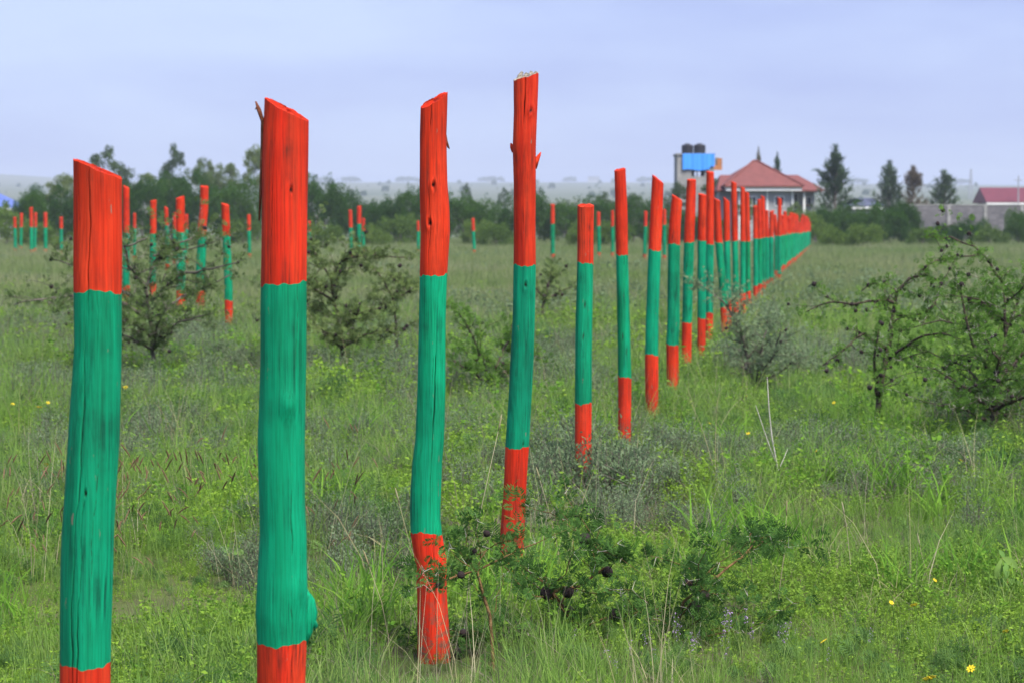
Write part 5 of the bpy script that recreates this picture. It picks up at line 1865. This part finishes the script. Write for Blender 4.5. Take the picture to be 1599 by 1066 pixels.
# grey-leaved bush beside the row
D7 = 21.5
thorn_bush('grey_bush', 'rounded grey-green bush at the foot of the row, right of the posts', [
    (limb(D7, [(1180, 600), (1165, 550), (1150, 500), (1128, 470), (1105, 452)], [0, 0, -.1, -.1, -.2]), 0.018, 0.005),
    (limb(D7, [(1180, 600), (1190, 545), (1198, 505), (1202, 485)], [0, 0, .1, .1]), 0.016, 0.004),
    (limb(D7, [(1180, 600), (1215, 545), (1232, 505)], [0, .1, .2]), 0.014, 0.004),
    (limb(D7, [(1180, 600), (1210, 550), (1220, 510)], [0, -.3, -.4]), 0.014, 0.004),
    (limb(D7, [(1180, 600), (1160, 560), (1165, 510)], [0, .3, .5]), 0.014, 0.004),
    (limb(D7, [(1180, 600), (1225, 575), (1245, 560)], [0, -.2, -.3]), 0.014, 0.004),
], M['greyleaf'], 34, 26, 0.032, 0.006, 4, 10, 29, M['bark_grey'], (0.12, 0.36), 0.014, tuft_n=4, thorns=False, leaf_limb=0.5)

# ------------------------------------------------------------------ single plants
def make_yellow():
    r = random.Random(3)
    pt = MB()
    for i in range(8):
        a = 2 * PI * i / 8 + r.uniform(-.1, .1)
        c, s = math.cos(a), math.sin(a)
        n = Vector((-s, c, 0))
        d = Vector((c, s, 0))
        V = [d * 0.18, d * 0.6 + n * 0.22 + Vector((0, 0, .06)), d * 1.0 + Vector((0, 0, .02)), d * 0.6 - n * 0.22 + Vector((0, 0, .06))]
        pt.add(V + [v - Vector((0, 0, 0.03)) for v in V], [(0, 1, 2, 3), (7, 6, 5, 4), (0, 4, 5, 1), (1, 5, 6, 2), (2, 6, 7, 3), (3, 7, 4, 0)])
    petals = pt.build('petals', M['yellow'], None, False, False).data
    disc = MB().ball((0, 0, 0.04), 0.24, 8, 5, 0.6).build('disc', M['yellow'], None, True, False).data
    spots = [(1451, 1058, 8.6, 1.5), (1427, 944, 10.5, 1), (1392, 940, 10.6, .7), (1286, 1000, 9.5, .9), (1516, 1043, 8.9, 1), (1168, 676, 18.5, 1), (1165, 618, 22, 1), (1501, 718, 16, 1),
             (1302, 628, 20, 1), (1274, 704, 16.5, .8), (1108, 660, 19, .9), (1069, 685, 18, .9), (1460, 905, 11, .7), (1570, 985, 9.6, .8),
             (264, 523, 33, 1.4), (287, 516, 34, 1.2), (340, 519, 33, 1), (196, 604, 23, 1.2), (66, 537, 31, 1.3), (43, 538, 31, 1.2), (59, 594, 24, 1.4), (57, 582, 25, 1),
             (61, 635, 20.5, 1.6), (75, 628, 21, 1.1), (4, 594, 24, 1.2), (2, 604, 24, 1), (20, 630, 21, 1.1), (10, 562, 28, 1.2), (48, 562, 28, 1), (261, 592, 24, 1), (72, 724, 15.6, 1),
             (857, 518, 33, 1.3), (889, 515, 34, 1), (272, 484, 40, 1.3), (279, 485, 40, 1), (202, 724, 15.5, .8), (62, 610, 22.5, .9), (67, 602, 23, .9)]
    named = {(1451, 1058): 'largest bright yellow flower at the bottom right of the picture',
             (1516, 1043): 'yellow flower right of the largest one at the bottom right',
             (1427, 944): 'yellow flower left of the pale broad leaved weed in the right meadow',
             (1286, 1000): 'yellow flower left of the largest one, low in the meadow',
             (1302, 628): 'yellow flower between the bare forked twig and the crooked thorn bush',
             (1501, 718): 'yellow flower in front of the dense thorn bush at right'}
    for px, py, D, s in spots:
        hh = 0.15 + 0.06 * r.random()
        D = (CAM_H - hh) * FPX / (py - 357.0)
        s = s * (1.0 if D < 20 else 1.3)
        p = at(px, py, D)
        g = gz(p.x, D)
        lab = named.get((px, py)) or (
            'small yellow wildflower left of the thick leftmost post' if px < 100 else
            'small yellow wildflower between the two thickest posts' if px < 400 else
            'small yellow wildflower right of the tallest post' if px < 900 else
            'small yellow wildflower close to the bare forked twig' if px < 1290 else
            'small yellow wildflower in the short herbs of the right meadow')
        root = thing('yellow_flower', lab, 'flower', (p.x, D, g), 0, 'yellow wildflowers in the meadow')
        h = max(0.12, p.z - g)
        o = bpy.data.objects.new('petals', petals)
        link(o, root)
        o.location = (0, 0, h)
        o.scale = (0.016 * s,) * 3
        o.rotation_euler = (r.uniform(0.3, 0.9), r.uniform(-.4, .4), r.uniform(0, 6))
        q = bpy.data.objects.new('disc', disc)
        link(q, o)
        st = MB().tube([(0, 0, -0.02), (r.uniform(-.02, .02), 0, h * 0.6), (0, 0, h)], 0.002, 4).build('stem', M['acacia'], root)


make_yellow()


def dry_twig():
    b = on_ground(1220, 775)
    D = b.y
    root = thing('dry_twig', 'tall bare forked pale twig standing right of the row', 'twig', b)
    mb = MB()
    def L(p, q, d=0): return at(p, q, D + d) - b
    mb.tube([L(1221, 785), L(1219, 765), L(1213, 725), L(1205, 680), L(1201, 640), L(1198, 588)], [0.006, 0.006, 0.005, 0.004, 0.003, 0.0012], 6)
    mb.tube([L(1213, 725), L(1203, 700), L(1192, 668), L(1180, 632)], [0.004, 0.003, 0.0025, 0.001], 5)
    mb.tube([L(1215, 735), L(1224, 715, .05), L(1230, 700, .08)], [0.003, 0.002, 0.001], 5)
    mb.build('branch', M['thorn'], root, True)


dry_twig()


def grass_stalk(label, D, pts, r=0.0016):
    P = [at(a, b, D) for a, b in pts]
    g = Vector((P[0].x, D, gz(P[0].x, D)))
    root = thing('grass_stalk', label, 'grass stalk', g, 0, 'single dry stalks')
    Q = [p - g for p in P]
    Q[0].z = min(Q[0].z, -0.02)
    MB().tube(Q, [r] * (len(Q) - 1) + [r * 0.5], 5).build('stem', M['straw'], root, True)
    e, f = Q[-1], (Q[-1] - Q[-2]).normalized()
    MB().tube([e - f * 0.01, e + f * 0.012, e + f * 0.035, e + f * 0.05], [r, r * 2.2, r * 1.8, r * 0.4], 6).build('seed_head', M['straw'], root, True)


grass_stalk('pale dry stalk leaning left between crooked and tallest post', 8.3, [(728, 1030), (729, 940), (735, 870), (752, 790), (779, 668)])
grass_stalk('long pale stalk leaning right behind the crooked post', 9.2, [(700, 1010), (668, 925), (640, 850), (622, 780)])
grass_stalk('pale stalk curving up right of the tallest post foot', 10.5, [(880, 900), (868, 840), (855, 790), (842, 745)])
grass_stalk('upright straw stalk in the bottom middle of the right meadow', 10.2, [(1330, 960), (1328, 880), (1322, 820), (1318, 800)])
grass_stalk('straw stalk in the right meadow leaning left at its top', 10.0, [(1455, 955), (1448, 900), (1438, 860), (1436, 850)])
grass_stalk('straw stalk right of the near thorn bush', 9.2, [(1220, 990), (1216, 930), (1226, 850), (1228, 800)])
grass_stalk('pale bent stalk at the foot of the crooked post', 7.9, [(612, 1050), (606, 990), (596, 940), (575, 880)])


def broad_weed(label, stem, D, ls, seed):
    r = random.Random(seed)
    P = [at(a, b, D) for a, b in stem]
    g = Vector((P[0].x, D, gz(P[0].x, D)))
    root = thing('broadleaf_weed', label, 'weed', g, 0, 'broad leaved weeds')
    MB().tube([p - g for p in P], [0.004] * (len(P) - 1) + [0.002], 6).build('stem', M['bark_tan'], root, True)
    for (a, b, ex, ey, dd, w) in ls:
        p, e = at(a, b, D) - g, at(ex, ey, D + dd) - g
        d = e - p
        side = d.cross(Vector((0.2, -1, 0.5))).normalized()
        nrm = side.cross(d).normalized()
        n = 6
        V, F = [], []
        for i in range(n + 1):
            t = i / n
            ww = w * math.sin(PI * min(0.97, 0.08 + t * 0.92)) ** 0.8
            c = p + d * t + nrm * (0.12 * d.length * math.sin(PI * t))
            V += [c - side * ww + nrm * ww * 0.25, c, c + side * ww + nrm * ww * 0.25]
        for i in range(n):
            k = i * 3
            F += [(k, k + 1, k + 4, k + 3), (k + 1, k + 2, k + 5, k + 4)]
        mesh_obj('leaf', V, F, M['broad'], root, True)


broad_weed('broad leaved pale weed near the right edge of the meadow', [(1582, 1030), (1580, 960), (1572, 900), (1565, 870)], 9.6,
           [(1565, 872, 1552, 905, -.02, .016), (1565, 870, 1590, 888, .02, .017), (1567, 875, 1572, 905, -.05, .014), (1572, 900, 1550, 925, .0, .018),
            (1574, 905, 1599, 920, .03, .018), (1578, 930, 1548, 950, -.03, .016), (1580, 945, 1612, 955, .0, .017), (1568, 872, 1560, 858, .03, .010)], 1)
broad_weed('yellowing broad leaved weed between the two thickest posts', [(388, 985), (384, 940), (374, 900), (362, 862)], 10.5,
           [(362, 862, 345, 856, 0, .013), (363, 863, 385, 862, .02, .014), (368, 880, 350, 895, -.02, .014), (374, 895, 392, 885, 0, .013),
            (378, 905, 386, 925, -.03, .013), (382, 925, 398, 912, .02, .012), (380, 915, 362, 925, 0, .012), (384, 940, 376, 955, 0, .012)], 2)
